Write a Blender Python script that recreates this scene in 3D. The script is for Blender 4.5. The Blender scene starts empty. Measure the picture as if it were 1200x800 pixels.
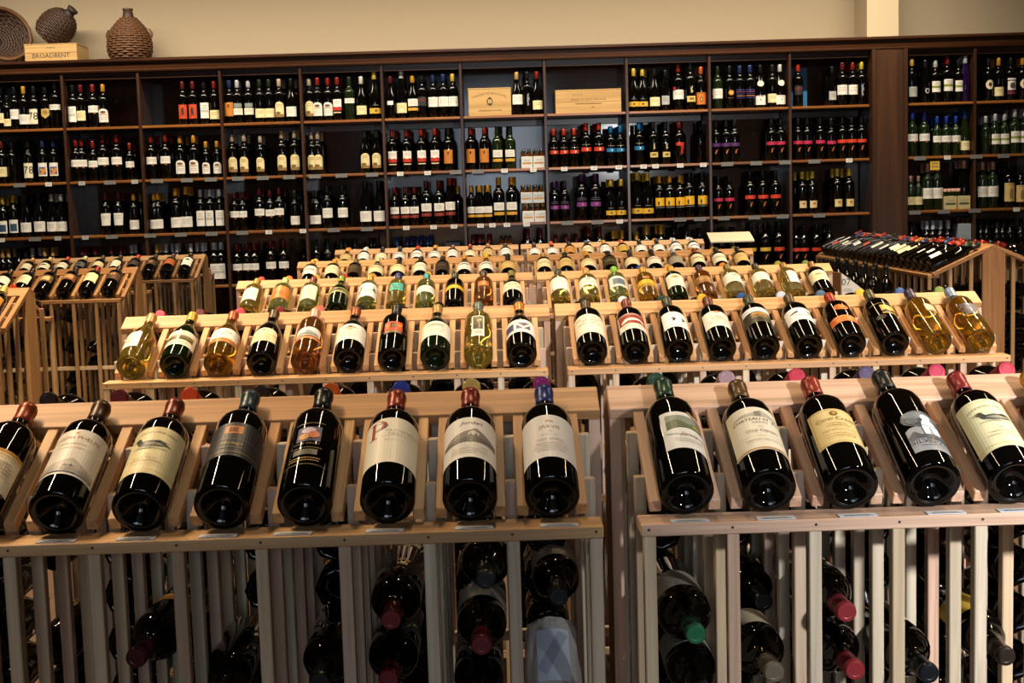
import bpy, bmesh, math, random
from mathutils import Vector, Matrix
random.seed(7)
SC = bpy.context.scene
COL = SC.collection
PI = math.pi

# ---------------------------------------------------------------- camera
F = 1600.0                       # focal length in pixels of the 1200 x 800 frame
CAMZ = 1.45
def cam_axes():
    dx, dy, r = (580 - 600) / F, (400 - 233) / F, 0.031
    ey = Vector((dx, dy, -1)).normalized()
    ex = Vector((math.cos(r), math.sin(r), dx * math.cos(r) + dy * math.sin(r))).normalized()
    ez = ex.cross(ey)
    return ex, ey, ez
EX, EY, EZ = cam_axes()
ROT = Matrix(((EX.x, EX.y, EX.z), (EY.x, EY.y, EY.z), (EZ.x, EZ.y, EZ.z)))   # camera -> world
cam = bpy.data.cameras.new('camera')
cam.sensor_width = 36.0
cam.lens = F / 1200.0 * 36.0
cam.clip_start, cam.clip_end = 0.05, 60
cam_ob = bpy.data.objects.new('camera', cam)
COL.objects.link(cam_ob)
m = ROT.to_4x4(); m.translation = Vector((0, 0, CAMZ))
cam_ob.matrix_world = m
SC.camera = cam_ob
def ray(px, py):
    return ROT @ Vector(((px - 600) / F, (400 - py) / F, -1))
def at(px, py, Y):               # world point seen at a pixel, on the plane y = Y
    d = ray(px, py); t = Y / d.y
    return Vector((d.x * t, Y, CAMZ + d.z * t))

# ---------------------------------------------------------------- light and exposure
SC.view_settings.view_transform = 'Standard'
SC.view_settings.look = 'None'
SC.view_settings.gamma = 1.0
SC.view_settings.use_curve_mapping = False
SC.view_settings.exposure = 0.0
w = bpy.data.worlds.new('room_world'); SC.world = w
w.use_nodes = True
w.node_tree.nodes['Background'].inputs[0].default_value = (0.5, 0.6, 0.75, 1)
w.node_tree.nodes['Background'].inputs[1].default_value = 0.02

def area(name, loc, rot, sx, sy, power, col, spread=180):
    l = bpy.data.lights.new(name, 'AREA'); l.shape = 'RECTANGLE'
    l.size, l.size_y, l.energy, l.color = sx, sy, power, col
    l.spread = math.radians(spread)
    o = bpy.data.objects.new(name, l); COL.objects.link(o)
    o.location = loc; o.rotation_euler = rot
    return o
def spot(name, loc, target, power, col, angle, blend=0.6, radius=0.04):
    l = bpy.data.lights.new(name, 'SPOT')
    l.energy, l.color, l.spot_size, l.spot_blend, l.shadow_soft_size = power, col, math.radians(angle), blend, radius
    o = bpy.data.objects.new(name, l); COL.objects.link(o)
    o.location = loc
    o.rotation_euler = (Vector(target) - Vector(loc)).to_track_quat('-Z', 'Y').to_euler()
    return o
WARM = (1.0, 0.75, 0.47)
COOL = (0.74, 0.86, 1.0)
# daylight through the shop window in the wall behind the camera
area('daylight_window', (0.15, -4.35, 2.3), (math.radians(90), 0, 0), 1.5, 2.2, 62, COOL)
area('daylight_window', (-1.5, -4.35, 2.4), (math.radians(90), 0, 0), 1.3, 2.0, 12, COOL)
# lamp above and behind the camera, aimed at the right-hand rack
spot('front_lamp', (2.0, -0.8, 2.25), (1.62, 2.2, 1.0), 1200, (0.96, 0.98, 1.0), 54, 1.0, 0.08)
# warm lamp tracks under the ceiling, running away from the camera
area('lamp_track', (-1.75, 4.9, 3.3), (0, 0, 0), 0.025, 6.2, 190, WARM, 110)
area('lamp_track', (0.15, 5.4, 3.3), (0, 0, 0), 0.025, 5.0, 42, WARM, 110)
area('lamp_track', (2.5, 4.8, 3.3), (0, 0, 0), 0.025, 6.4, 205, WARM, 110)
# fill strip added out of view, close in front, to brighten the shelving
area('shelving_fill', (-0.4, 9.35, 3.6), (math.radians(28), 0, 0), 8.0, 0.05, 165, (1.0, 0.86, 0.66), 120)

# ---------------------------------------------------------------- materials
def lin(c):
    return c / 12.92 if c <= 0.04045 else ((c + 0.055) / 1.055) ** 2.4
def rgb(h):
    h = h.lstrip('#')
    return tuple(lin(int(h[i:i + 2], 16) / 255) for i in (0, 2, 4)) + (1,)
MATS = {}
def plain(hexcol, rough=0.5, metal=0.0, coat=0.0, noise=0.0):
    key = ('p', hexcol, rough, metal, coat, noise)
    if key in MATS: return MATS[key]
    mt = bpy.data.materials.new('surface_' + hexcol.lstrip('#')); mt.use_nodes = True
    nt = mt.node_tree; b = nt.nodes['Principled BSDF']
    c = rgb(hexcol)
    b.inputs['Base Color'].default_value = c
    b.inputs['Roughness'].default_value = rough
    b.inputs['Metallic'].default_value = metal
    b.inputs['Coat Weight'].default_value = coat
    if noise:
        tc = nt.nodes.new('ShaderNodeTexCoord'); n = nt.nodes.new('ShaderNodeTexNoise'); n.inputs['Scale'].default_value = 60
        mx = nt.nodes.new('ShaderNodeMix'); mx.data_type = 'RGBA'
        mx.inputs[6].default_value = tuple(x * (1 - noise) for x in c[:3]) + (1,)
        mx.inputs[7].default_value = tuple(min(1, x * (1 + noise)) for x in c[:3]) + (1,)
        nt.links.new(tc.outputs['Object'], n.inputs['Vector']); nt.links.new(n.outputs['Fac'], mx.inputs[0])
        nt.links.new(mx.outputs[2], b.inputs['Base Color'])
    MATS[key] = mt
    return mt
def glass(name, hexcol, trans, rough=0.03):
    key = ('g', name)
    if key in MATS: return MATS[key]
    mt = bpy.data.materials.new(name); mt.use_nodes = True
    b = mt.node_tree.nodes['Principled BSDF']
    b.inputs['Base Color'].default_value = rgb(hexcol)
    b.inputs['Roughness'].default_value = rough
    b.inputs['Transmission Weight'].default_value = trans
    b.inputs['IOR'].default_value = 1.46 if trans else 1.40
    MATS[key] = mt
    return mt
G = {
    'dk': glass('dark_red_wine_glass', '#050403', 0.0),
    'gn': glass('dark_green_glass', '#0a1406', 0.0),
    'yw': glass('white_wine_glass', '#e6cf62', 0.95),
    'gy': glass('pale_green_wine_glass', '#cdd67c', 0.95),
    'gd': glass('golden_wine_glass', '#e0aa30', 0.95),
    'am': glass('amber_rose_wine_glass', '#b8742c', 0.92),
    'pu': glass('purple_glass', '#1a0a30', 0.0),
    'cg': glass('clear_green_glass', '#18240f', 0.25),
}
def wood(name, tones, axis, rough=0.55, coat=0.0, scale=1.0, contrast=0.35):
    """procedural wood: grain stretched along one axis, tint drawn per object"""
    key = ('w', name, axis)
    if key in MATS: return MATS[key]
    mt = bpy.data.materials.new(name + '_' + axis); mt.use_nodes = True
    nt = mt.node_tree; b = nt.nodes['Principled BSDF']; L = nt.links.new
    tc = nt.nodes.new('ShaderNodeTexCoord'); oi = nt.nodes.new('ShaderNodeObjectInfo')
    mp = nt.nodes.new('ShaderNodeMapping')
    s = {'x': (2, 60, 60), 'y': (60, 2, 60), 'z': (60, 60, 2)}[axis]
    mp.inputs['Scale'].default_value = tuple(v * scale for v in s)
    mul = nt.nodes.new('ShaderNodeMath'); mul.operation = 'MULTIPLY'; mul.inputs[1].default_value = 37.0
    L(oi.outputs['Random'], mul.inputs[0])
    add = nt.nodes.new('ShaderNodeVectorMath'); add.operation = 'ADD'
    L(tc.outputs['Object'], add.inputs[0])
    cmb = nt.nodes.new('ShaderNodeCombineXYZ')
    for i in range(3): L(mul.outputs[0], cmb.inputs[i])
    L(cmb.outputs[0], add.inputs[1]); L(add.outputs[0], mp.inputs['Vector'])
    n = nt.nodes.new('ShaderNodeTexNoise'); n.inputs['Scale'].default_value = 1.0; n.inputs['Detail'].default_value = 4
    n.inputs['Distortion'].default_value = 0.6
    L(mp.outputs[0], n.inputs['Vector'])
    ramp = nt.nodes.new('ShaderNodeValToRGB')
    els = ramp.color_ramp.elements
    for i, t in enumerate(tones):
        p = i / (len(tones) - 1)
        e = els[0] if i == 0 else els.new(p) if i < len(tones) - 1 else els[-1]
        e.position = p; e.color = rgb(t)
    L(oi.outputs['Random'], ramp.inputs[0])
    dark = nt.nodes.new('ShaderNodeMix'); dark.data_type = 'RGBA'; dark.blend_type = 'MULTIPLY'
    r2 = nt.nodes.new('ShaderNodeValToRGB')
    r2.color_ramp.elements[0].position = 0.35; r2.color_ramp.elements[0].color = (1 - contrast, 1 - contrast * 1.1, 1 - contrast * 1.25, 1)
    r2.color_ramp.elements[1].position = 0.62; r2.color_ramp.elements[1].color = (1, 1, 1, 1)
    L(n.outputs['Fac'], r2.inputs[0])
    dark.inputs[0].default_value = 1.0
    L(ramp.outputs[0], dark.inputs[6]); L(r2.outputs[0], dark.inputs[7])
    L(dark.outputs[2], b.inputs['Base Color'])
    bp = nt.nodes.new('ShaderNodeBump'); bp.inputs['Strength'].default_value = 0.15; bp.inputs['Distance'].default_value = 0.002
    L(n.outputs['Fac'], bp.inputs['Height']); L(bp.outputs[0], b.inputs['Normal'])
    b.inputs['Roughness'].default_value = rough
    b.inputs['Coat Weight'].default_value = coat
    b.inputs['Coat Roughness'].default_value = 0.1 if coat > 0.9 else 0.2
    if coat > 0.9: b.inputs['Specular IOR Level'].default_value = 0.1
    MATS[key] = mt
    return mt
PINE = ['#cfa06c', '#d8ab78', '#c49060', '#cfa270']
FIR = ['#d8aa86', '#dcb395', '#cda084', '#d9b9a0']
OLD = ['#a3764a', '#94693f', '#ac8252', '#9a6e42']
POSTS = ['#d6c1a0', '#cbb08e', '#c9a48c', '#dccbb0', '#c8b8a0', '#d0a890']
def rackwood(kind, axis):
    return wood('rack_' + kind, {'pine': PINE, 'fir': FIR, 'old': OLD, 'posts': POSTS, 'oldposts': ['#a9865c', '#96724a', '#b8946a', '#8c683f']}[kind], axis)
DARKW = ['#3c2414', '#432917', '#371f10']
def darkwood(axis): return wood('stained_oak', DARKW, axis, rough=0.35, coat=0.2, scale=0.35, contrast=0.55)
def lightcrate(axis): return wood('crate_pine', ['#b8945c', '#c09c64', '#b28d56'], axis, scale=0.5, contrast=0.25)

# ---------------------------------------------------------------- object helpers
def props(o, label=None, cat=None, group=None, kind=None):
    if label: o['label'] = label
    if cat: o['category'] = cat
    if group: o['group'] = group
    if kind: o['kind'] = kind
    return o
def link(name, mesh, parent=None, loc=(0, 0, 0), rot=None):
    o = bpy.data.objects.new(name, mesh); COL.objects.link(o)
    if parent is not None: o.parent = parent
    o.location = loc
    if rot is not None: o.rotation_euler = rot
    return o
def empty(name, loc, rotz=0, label=None, cat=None, group=None, kind=None):
    o = bpy.data.objects.new(name, None); COL.objects.link(o)
    o.empty_display_size = 0.05
    o.location = loc; o.rotation_euler = (0, 0, rotz)
    return props(o, label, cat, group, kind)
def mesh_from(bm, name, mats, smooth=False):
    bm.normal_update()
    me = bpy.data.meshes.new(name); bm.to_mesh(me); bm.free()
    for mt in (mats if isinstance(mats, (list, tuple)) else [mats]): me.materials.append(mt)
    if smooth:
        for p in me.polygons: p.use_smooth = True
    return me
def add_box(bm, x0, x1, y0, y1, z0, z1, mi=0):
    v = [bm.verts.new(c) for c in ((x0, y0, z0), (x1, y0, z0), (x1, y1, z0), (x0, y1, z0), (x0, y0, z1), (x1, y0, z1), (x1, y1, z1), (x0, y1, z1))]
    for f in ((3, 2, 1, 0), (4, 5, 6, 7), (0, 1, 5, 4), (1, 2, 6, 5), (2, 3, 7, 6), (3, 0, 4, 7)):
        bm.faces.new([v[i] for i in f]).material_index = mi
BOXES = {}
def box_mesh(sx, sy, sz, mat, bevel=0.0015):
    """box centred in x and y, standing on z = 0; shared between alike pieces"""
    key = (round(sx, 4), round(sy, 4), round(sz, 4), mat.name, bevel)
    if key not in BOXES:
        bm = bmesh.new(); add_box(bm, -sx / 2, sx / 2, -sy / 2, sy / 2, 0, sz)
        if bevel: bmesh.ops.bevel(bm, geom=bm.edges[:], offset=bevel, segments=1, affect='EDGES')
        BOXES[key] = mesh_from(bm, 'board', mat)
    return BOXES[key]
def prism(bm, pts, axis, a0, a1, mi=0):
    """extrude a polygon (two coordinates) along the third axis"""
    def mk(p, a):
        return {'x': (a, p[0], p[1]), 'y': (p[0], a, p[1]), 'z': (p[0], p[1], a)}[axis]
    A = [bm.verts.new(mk(p, a0)) for p in pts]; B = [bm.verts.new(mk(p, a1)) for p in pts]
    n = len(pts)
    bm.faces.new(A[::-1]).material_index = mi; bm.faces.new(B).material_index = mi
    for i in range(n):
        bm.faces.new((A[i], A[(i + 1) % n], B[(i + 1) % n], B[i])).material_index = mi
    bmesh.ops.recalc_face_normals(bm, faces=bm.faces[:])
def lathe(bm, prof, seg, mi=0):
    rings = []
    for r, z in prof:
        if r < 1e-6: rings.append([bm.verts.new((0, 0, z))])
        else: rings.append([bm.verts.new((r * math.cos(2 * PI * k / seg), r * math.sin(2 * PI * k / seg), z)) for k in range(seg)])
    for a, b in zip(rings, rings[1:]):
        for k in range(seg):
            k2 = (k + 1) % seg
            if len(a) == 1 and len(b) == 1: continue
            if len(a) == 1: f = bm.faces.new((a[0], b[k2], b[k]))
            elif len(b) == 1: f = bm.faces.new((a[k], a[k2], b[0]))
            else: f = bm.faces.new((a[k], a[k2], b[k2], b[k]))
            f.material_index = mi

# ---------------------------------------------------------------- flat print wrapped on cylinders
def text_tris(s, height, shear=0.0):
    cu = bpy.data.curves.new('t', 'FONT'); cu.body = s; cu.size = height / 0.7; cu.align_x = 'CENTER'; cu.resolution_u = 2; cu.shear = shear
    ob = bpy.data.objects.new('t', cu); COL.objects.link(ob)
    dg = bpy.context.evaluated_depsgraph_get()
    me = bpy.data.meshes.new_from_object(ob.evaluated_get(dg))
    vs = [(v.co.x, v.co.y) for v in me.vertices]; fs = [tuple(p.vertices) for p in me.polygons]
    bpy.data.objects.remove(ob); bpy.data.curves.remove(cu); bpy.data.meshes.remove(me)
    return vs, fs
TEXT = {}
def ell(cu, cv, ru, rv, n=16): return [(cu + ru * math.cos(2 * PI * k / n), cv + rv * math.sin(2 * PI * k / n)) for k in range(n)]
def rect(u0, u1, v0, v1): return [(u0, v0), (u1, v0), (u1, v1), (u0, v1)]
def flat_print(elements, paper='#efe9dc', rough=0.45):
    """list of (u, v) faces in mm with a colour and a layer"""
    out = []
    for i, e in enumerate(elements):
        k, c = e[0], e[-1]
        if k == 'rect': out.append(([*rect(*e[1:5])], [(0, 1, 2, 3)], c, i))
        elif k == 'ell': p = ell(*e[1:5]); out.append((p, [tuple(range(len(p)))], c, i))
        elif k == 'poly': out.append((list(e[1]), [tuple(range(len(e[1])))], c, i))
        elif k == 'text':
            s, cu, cv, h = e[1:5]
            arc = e[5] if len(e) > 6 else 0; sh = e[6] if len(e) > 7 else 0
            key = (s, h, sh)
            if key not in TEXT: TEXT[key] = text_tris(s, h, sh)
            vs, fs = TEXT[key]
            out.append(([(x + cu, y + cv - arc * x * x) for x, y in vs], fs, c, i))
        elif k == 'lines':       # rows of small illegible type
            cu, cv, wd, n, pitch = e[1:6]
            rnd = random.Random(int(cu * 7 + cv * 13 + wd))
            for r in range(n):
                ww = wd * (0.7 + 0.3 * rnd.random()); x = cu - ww / 2
                while x < cu + ww / 2:
                    l = 1.2 + 2.6 * rnd.random()
                    y = cv - r * pitch
                    out.append((rect(x, x + l, y, y + pitch * 0.38), [(0, 1, 2, 3)], c, i)); x += l + 0.9
    return out
def print_bm(elements, dv=0, wrap=None, step=5.0, rough=0.45, off=0.4, layer=0.22):
    bm = bmesh.new(); mats = []; idx = {}
    for vs, fs, c, lay in flat_print(elements):
        if c not in idx: idx[c] = len(mats); mats.append(c if not isinstance(c, str) else plain(c, rough))
        b = [bm.verts.new((x, y + dv, lay)) for x, y in vs]
        for f in fs:
            try: bm.faces.new([b[k] for k in f]).material_index = idx[c]
            except ValueError: pass
    if wrap:
        us = [v.co.x for v in bm.verts]
        u = math.ceil(min(us) / step) * step
        while u < max(us):
            bmesh.ops.bisect_plane(bm, geom=bm.verts[:] + bm.edges[:] + bm.faces[:], plane_co=(u, 0, 0), plane_no=(1, 0, 0), dist=1e-4)
            u += step
        for v in bm.verts:
            r = wrap + off + v.co.z * layer; a = v.co.x / wrap
            v.co = Vector((r * math.sin(a), -r * math.cos(a), v.co.y)) / 1000
    else:
        for v in bm.verts: v.co = Vector((v.co.x, -(0.3 + v.co.z * layer), v.co.y)) / 1000
    bm.normal_update()
    return bm, mats

# ---------------------------------------------------------------- bottles
def profile(sh, R, H):
    if sh == 'bd': p = [(0, 24), (R * .2, 23), (R * .42, 16), (R * .62, 6), (R * .8, 0), (R - 2.5, 0), (R, 4), (R, 0.5 * H), (R, 0.615 * H), (R * .97, 0.66 * H), (R * .83, 0.70 * H), (R * .6, 0.735 * H), (17, 0.765 * H), (14.6, 0.80 * H), (13.8, 0.9 * H), (13.5, H - 1), (0, H - 1)]
    elif sh == 'bg': p = [(0, 24), (R * .2, 23), (R * .42, 16), (R * .62, 6), (R * .8, 0), (R - 2.5, 0), (R, 4), (R, 0.35 * H), (R, 0.45 * H), (R * .95, 0.51 * H), (R * .8, 0.59 * H), (R * .62, 0.66 * H), (19, 0.725 * H), (15.5, 0.79 * H), (14, 0.87 * H), (13.5, H - 1), (0, H - 1)]
    else: p = [(0, 6), (R * .3, 6), (R * .42, 6), (R * .55, 5), (R * .8, 0), (R - 2, 0), (R, 4), (R, 0.40 * H), (R * .96, 0.48 * H), (R * .82, 0.60 * H), (R * .62, 0.72 * H), (16, 0.81 * H), (13.5, 0.88 * H), (13, H - 1), (0, H - 1)]
    return p
BODY, CAPM, LABM = {}, {}, {}
def body_mesh(sh, R, H, g, seg):
    key = (sh, R, H, g, seg)
    if key not in BODY:
        bm = bmesh.new(); lathe(bm, [(r / 1000, z / 1000) for r, z in profile(sh, R, H)], seg)
        bmesh.ops.recalc_face_normals(bm, faces=bm.faces[:])
        BODY[key] = mesh_from(bm, 'bottle_glass', G[g], True)
    return BODY[key]
def cap_mesh(sh, H, col, seg):
    key = (sh, H, col, seg)
    if key not in CAPM:
        bm = bmesh.new(); z0 = 0.828 * H
        prof = [(14.6, z0), (15.4, z0 + .5), (14.9, z0 + 12), (14.5, H - 14), (15.6, H - 13), (15.6, H - 5), (14.6, H - 4), (14.6, H - 1), (13.4, H + .4), (9, H + .6), (8.4, H + .1), (0, H + .1)]
        if seg < 16: prof = [(14.6, z0), (15.2, z0 + .5), (14.6, H - 6), (14.6, H), (0, H + .4)]
        lathe(bm, [(r / 1000, z / 1000) for r, z in prof], seg)
        bmesh.ops.recalc_face_normals(bm, faces=bm.faces[:])
        CAPM[key] = mesh_from(bm, 'capsule', plain(col, 0.32, 0.25), True)
        for p in CAPM[key].polygons:
            if p.normal.z > 0.85: p.use_smooth = False
    return CAPM[key]
def label_mesh(lab, el, R, far=False, base=0, dv=0):
    """lab = (colour, u0, u1, v0, v1[, shape]); el = printed elements in mm"""
    key = (str(lab), str(el), R, base, dv)
    if key not in LABM:
        els = []
        if lab:
            c, u0, u1, v0, v1 = lab[:5]; sh = lab[5] if len(lab) > 5 else 'rect'
            if sh == 'rect': pts = rect(u0, u1, v0, v1)
            elif sh == 'oval': pts = ell((u0 + u1) / 2, (v0 + v1) / 2, (u1 - u0) / 2, (v1 - v0) / 2, 20)
            elif sh == 'arch':
                h = (v1 - v0) * 0.28
                pts = [(u0, v0), (u1, v0)] + [((u0 + u1) / 2 + (u1 - u0) / 2 * math.cos(t * PI / 8), v1 - h + h * math.sin(t * PI / 8)) for t in range(9)]
            elif sh == 'shield': pts = [(u0, v1), (u0, v0 + (v1 - v0) * .35), (u0 * .5 + u1 * .5, v0), (u1, v0 + (v1 - v0) * .35), (u1, v1)][::-1]
            elif sh == 'taper': pts = [(u0 * .8, v0), (u1 * .8, v0), (u1, v1), (u0, v1)]
            els.append(('poly', pts, c))
        els += list(el)
        bm, mats = print_bm(els, dv=dv, wrap=R, step=9.0 if far else 5.0, off=(0.5 if far else 0.4) + base, layer=0.5 if far else 0.22)
        LABM[key] = mesh_from(bm, 'label', mats)
    return LABM[key]
def bottle(loc, rot, sh='bd', g='dk', cap='#222222', lab=None, el=(), label=None, group=None, R=40, H=290, seg=32, scale=1.0, roll=0.0, extra=(), kind='wine_bottle', dv=0):
    far = seg < 20
    o = link('white_wine_bottle' if g in ('yw', 'gy', 'gd', 'am', 'cg') else 'burgundy_bottle' if sh == 'bg' else kind, body_mesh(sh, R, H, g, seg), None, loc)
    mt = rot.to_matrix().to_4x4() if not isinstance(rot, Matrix) else rot.to_4x4()
    mt = mt @ Matrix.Rotation(roll, 4, 'Z')
    o.rotation_euler = mt.to_euler(); o.scale = (scale,) * 3
    props(o, label, 'wine bottle', group)
    if cap: link('capsule', cap_mesh(sh, H, cap, seg), o)
    if lab and el and not far:
        lb = link('label', label_mesh(lab, (), R, far, 0, dv), o)
        link('lettering', label_mesh(None, tuple(el), R, far, 0.2, dv), lb)
    elif lab or el:
        link('label', label_mesh(lab, tuple(el), R, far, 0, dv), o)
    for e in extra: link('label', label_mesh(None, tuple(e), R, far, 0, dv), o)
    return o

# ---------------------------------------------------------------- the room
def structure(name, x0, x1, y0, y1, z0, z1, mat):
    bm = bmesh.new(); add_box(bm, x0, x1, y0, y1, z0, z1)
    return props(link(name, mesh_from(bm, name, mat)), kind='structure')
WX0, WX1, WY0, WY1, CZ = -5.6, 5.2, -4.6, 10.86, 3.7
PLASTER = plain('#a3937a', 0.85, noise=0.04)
structure('floor', WX0, WX1, WY0, WY1, -0.1, 0.0, wood('floor_boards', ['#4b3626', '#553d2a', '#433021'], 'y', 0.5, scale=0.3))
structure('ceiling', WX0, WX1, WY0, WY1, CZ, CZ + 0.1, plain('#6a6258', 0.9))
structure('wall_back', WX0, WX1, WY1, WY1 + 0.12, 0, CZ, PLASTER)
structure('wall_left', WX0 - 0.12, WX0, WY0, WY1 + 0.12, 0, CZ, PLASTER)
structure('wall_right', WX1, WX1 + 0.12, WY0, WY1 + 0.12, 0, CZ, PLASTER)
structure('wall_front', WX0 - 0.12, WX1 + 0.12, WY0 - 0.12, WY0, 0, CZ, PLASTER)
# shop windows in the wall behind the camera, where the daylight comes from
for i, (wx, ww, wz0, wz1) in enumerate(((0.15, 1.5, 1.2, 3.4), (-1.5, 1.3, 1.4, 3.4))):
    bm = bmesh.new()
    for q in ((wx - ww / 2 - 0.06, wx - ww / 2, wz0 - 0.06, wz1 + 0.06), (wx + ww / 2, wx + ww / 2 + 0.06, wz0 - 0.06, wz1 + 0.06), (wx - ww / 2, wx + ww / 2, wz0 - 0.06, wz0), (wx - ww / 2, wx + ww / 2, wz1, wz1 + 0.06)):
        add_box(bm, q[0], q[1], WY0, WY0 + 0.08, q[2], q[3])
    props(link('window_%d' % (i + 1), mesh_from(bm, 'window', plain('#3a2a1c', 0.5))), kind='structure')
# plastered pilaster on the back wall above the shelving
pl = at(1016, 20, 10.5).x; pr = at(1053, 20, 10.5).x
structure('trim_1', pl, pr, 10.5, WY1, at(600, 56, 10.45).z, CZ, plain('#bcab8e', 0.85, noise=0.04))

# ---------------------------------------------------------------- display racks
PITCH = 0.12
LEDGE_Z = 0.980
HALF = 0.345                      # ledge front edge to ridge
SLOPE = math.radians(24)
SIN, COS, TAN = math.sin(SLOPE), math.cos(SLOPE), math.tan(SLOPE)
BASE_Y = 0.034                    # bottle base centre behind the ledge edge
AXIS_Z = LEDGE_Z + 0.0395 * COS
def axis_z(y): return AXIS_Z + (y - BASE_Y) * TAN
APEX_Z = 1.1335
END = 0.03                        # margin between the last bottle pitch and the rack end
def rack_width(n): return n * PITCH + 2 * END
def slope_mesh(kind, sx, length, th):
    """board lying along the slope: local x across, local y down the board, top face at z = 0"""
    key = ('slope', kind, round(sx, 4), round(length, 4), th)
    if key not in BOXES:
        bm = bmesh.new(); add_box(bm, -sx / 2, sx / 2, 0, length, -th, 0)
        bmesh.ops.bevel(bm, geom=bm.edges[:], offset=0.0012, segments=1, affect='EDGES')
        BOXES[key] = mesh_from(bm, 'board', rackwood(kind, 'x' if sx > length else 'y'))
    return BOXES[key]
def make_rack(x_left, y_front, n, rotz, label, tone='pine', group='double sided pine wine racks', rails=True, deep=True, seed=1, first=0, last=None, end_boards=(True, True)):
    """n columns; local origin at the left end of the front ledge edge, front towards local -y"""
    rnd = random.Random(seed)
    root = empty('wine_rack', (x_left, y_front, 0), rotz, label, 'wine rack', group)
    W = rack_width(n)
    ks = range(first, n if last is None else last)
    for side in (0, 1):
        def Y(y): return y if side == 0 else 2 * HALF - y
        # ledge the bottles stand on
        link('ledge', box_mesh(W - 0.038, 0.062, 0.018, rackwood(tone, 'x')), root, (W / 2, Y(0.031), LEDGE_Z - 0.018))
        # ridge board along the top of the slope
        rb = link('ridge_board', slope_mesh(tone, W, 0.072, 0.018), root, (W / 2, Y(HALF - 0.001), APEX_Z))
        rb.rotation_euler = (-SLOPE, 0, PI) if side == 0 else (-SLOPE, 0, 0)
        for k in ks:
            xc = END + (k + 0.5) * PITCH
            for dx in (-0.0435, 0.0435):
                y1 = 0.055; y2 = 0.292
                zt = axis_z(y1) - 0.0225 / COS
                st = link('cradle_strip', slope_mesh(tone, 0.0175, (y2 - y1) / COS, 0.019), root, (xc + dx, Y(y1), zt))
                st.rotation_euler = (SLOPE, 0, 0) if side == 0 else (SLOPE, 0, PI)
        if rails:
            for z in (0.60, 0.16):
                link('cross_rail', box_mesh(W - 0.02, 0.014, 0.02, rackwood('posts', 'x')), root, (W / 2, Y(0.030), z))
    ys = [0.012, 0.122, 0.232]
    posts = [(y, 0) for y in ys] + [(2 * HALF - y, 0) for y in ys[::-1]] + [(HALF, 1)]
    bounds = [END + k * PITCH for k in range(n + 1)]
    for bi, bx in enumerate(bounds):
        for y, ridge in posts:
            yy = min(y, 2 * HALF - y)
            if ridge:
                if bi in (0, n): continue
                top = APEX_Z - 0.024
            elif yy < 0.05: top = LEDGE_Z - 0.018
            else: top = axis_z(yy - 0.008) - 0.026
            link('post', box_mesh(0.018, 0.020, top, rackwood('oldposts' if tone == 'old' else 'posts', 'z')), root, (bx + rnd.uniform(-0.0015, 0.0015), y, 0))
    for e, bx in ((0, 0.009), (1, W - 0.009)):
        if not end_boards[e]: continue
        key = ('end', tone)
        if key not in BOXES:
            bm = bmesh.new(); hw = 0.06
            prism(bm, [(-hw, 0), (hw, 0), (hw, APEX_Z - 0.02 - hw * TAN), (0, APEX_Z - 0.02), (-hw, APEX_Z - 0.02 - hw * TAN)], 'x', -0.009, 0.009)
            BOXES[key] = mesh_from(bm, 'end_board', rackwood('fir' if tone != 'old' else 'old', 'z'))
        link('end_board', BOXES[key], root, (bx, HALF, 0))
        for s in ((0, 1) if n > 10 else (0,) if tone == 'old' else ()):
            # sloping end strip
            y1, y2 = 0.02, HALF - 0.06
            es = link('end_strip', slope_mesh(tone, 0.02, (y2 - y1) / COS, 0.02), root, (bx, y1 if s == 0 else 2 * HALF - y1, axis_z(y1) - 0.020))
            es.rotation_euler = (SLOPE, 0, 0) if s == 0 else (SLOPE, 0, PI)
    # nail heads along the front of the ledge
    bm = bmesh.new()
    for k in range(n + 1):
        c = END + k * PITCH
        r = bmesh.ops.create_circle(bm, cap_ends=True, segments=8, radius=0.0022, matrix=Matrix.Translation((c, -0.0003, LEDGE_Z - 0.008)) @ Matrix.Rotation(PI / 2, 4, 'X'))
    props(link('nail_heads', mesh_from(bm, 'nail_heads', plain('#3a3028', 0.5)), root), kind='stuff')
    root['_n'] = n
    return root
def rack_bottle(root, k, side=0, L=290, R=40, roll=0.0, dx=0.0, **kw):
    """bottle lying in column k (left to right as seen from the front) of a rack"""
    n = root['_n']
    x = END + (k + 0.5) * PITCH + dx
    cz = LEDGE_Z + 0.0395 * COS + (R - 40) / 1000 * 0.6
    y = BASE_Y if side == 0 else 2 * HALF - BASE_Y
    Mw = Matrix.Translation(root.location) @ Matrix.Rotation(root.rotation_euler.z, 4, 'Z')
    loc = Mw @ Vector((x, y, cz))
    rot = Matrix.Rotation(root.rotation_euler.z + (PI if side else 0), 4, 'Z') @ Matrix.Rotation(-(PI / 2 - SLOPE), 4, 'X')
    return bottle(loc, rot, R=R, H=L, roll=roll, **kw)

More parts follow.
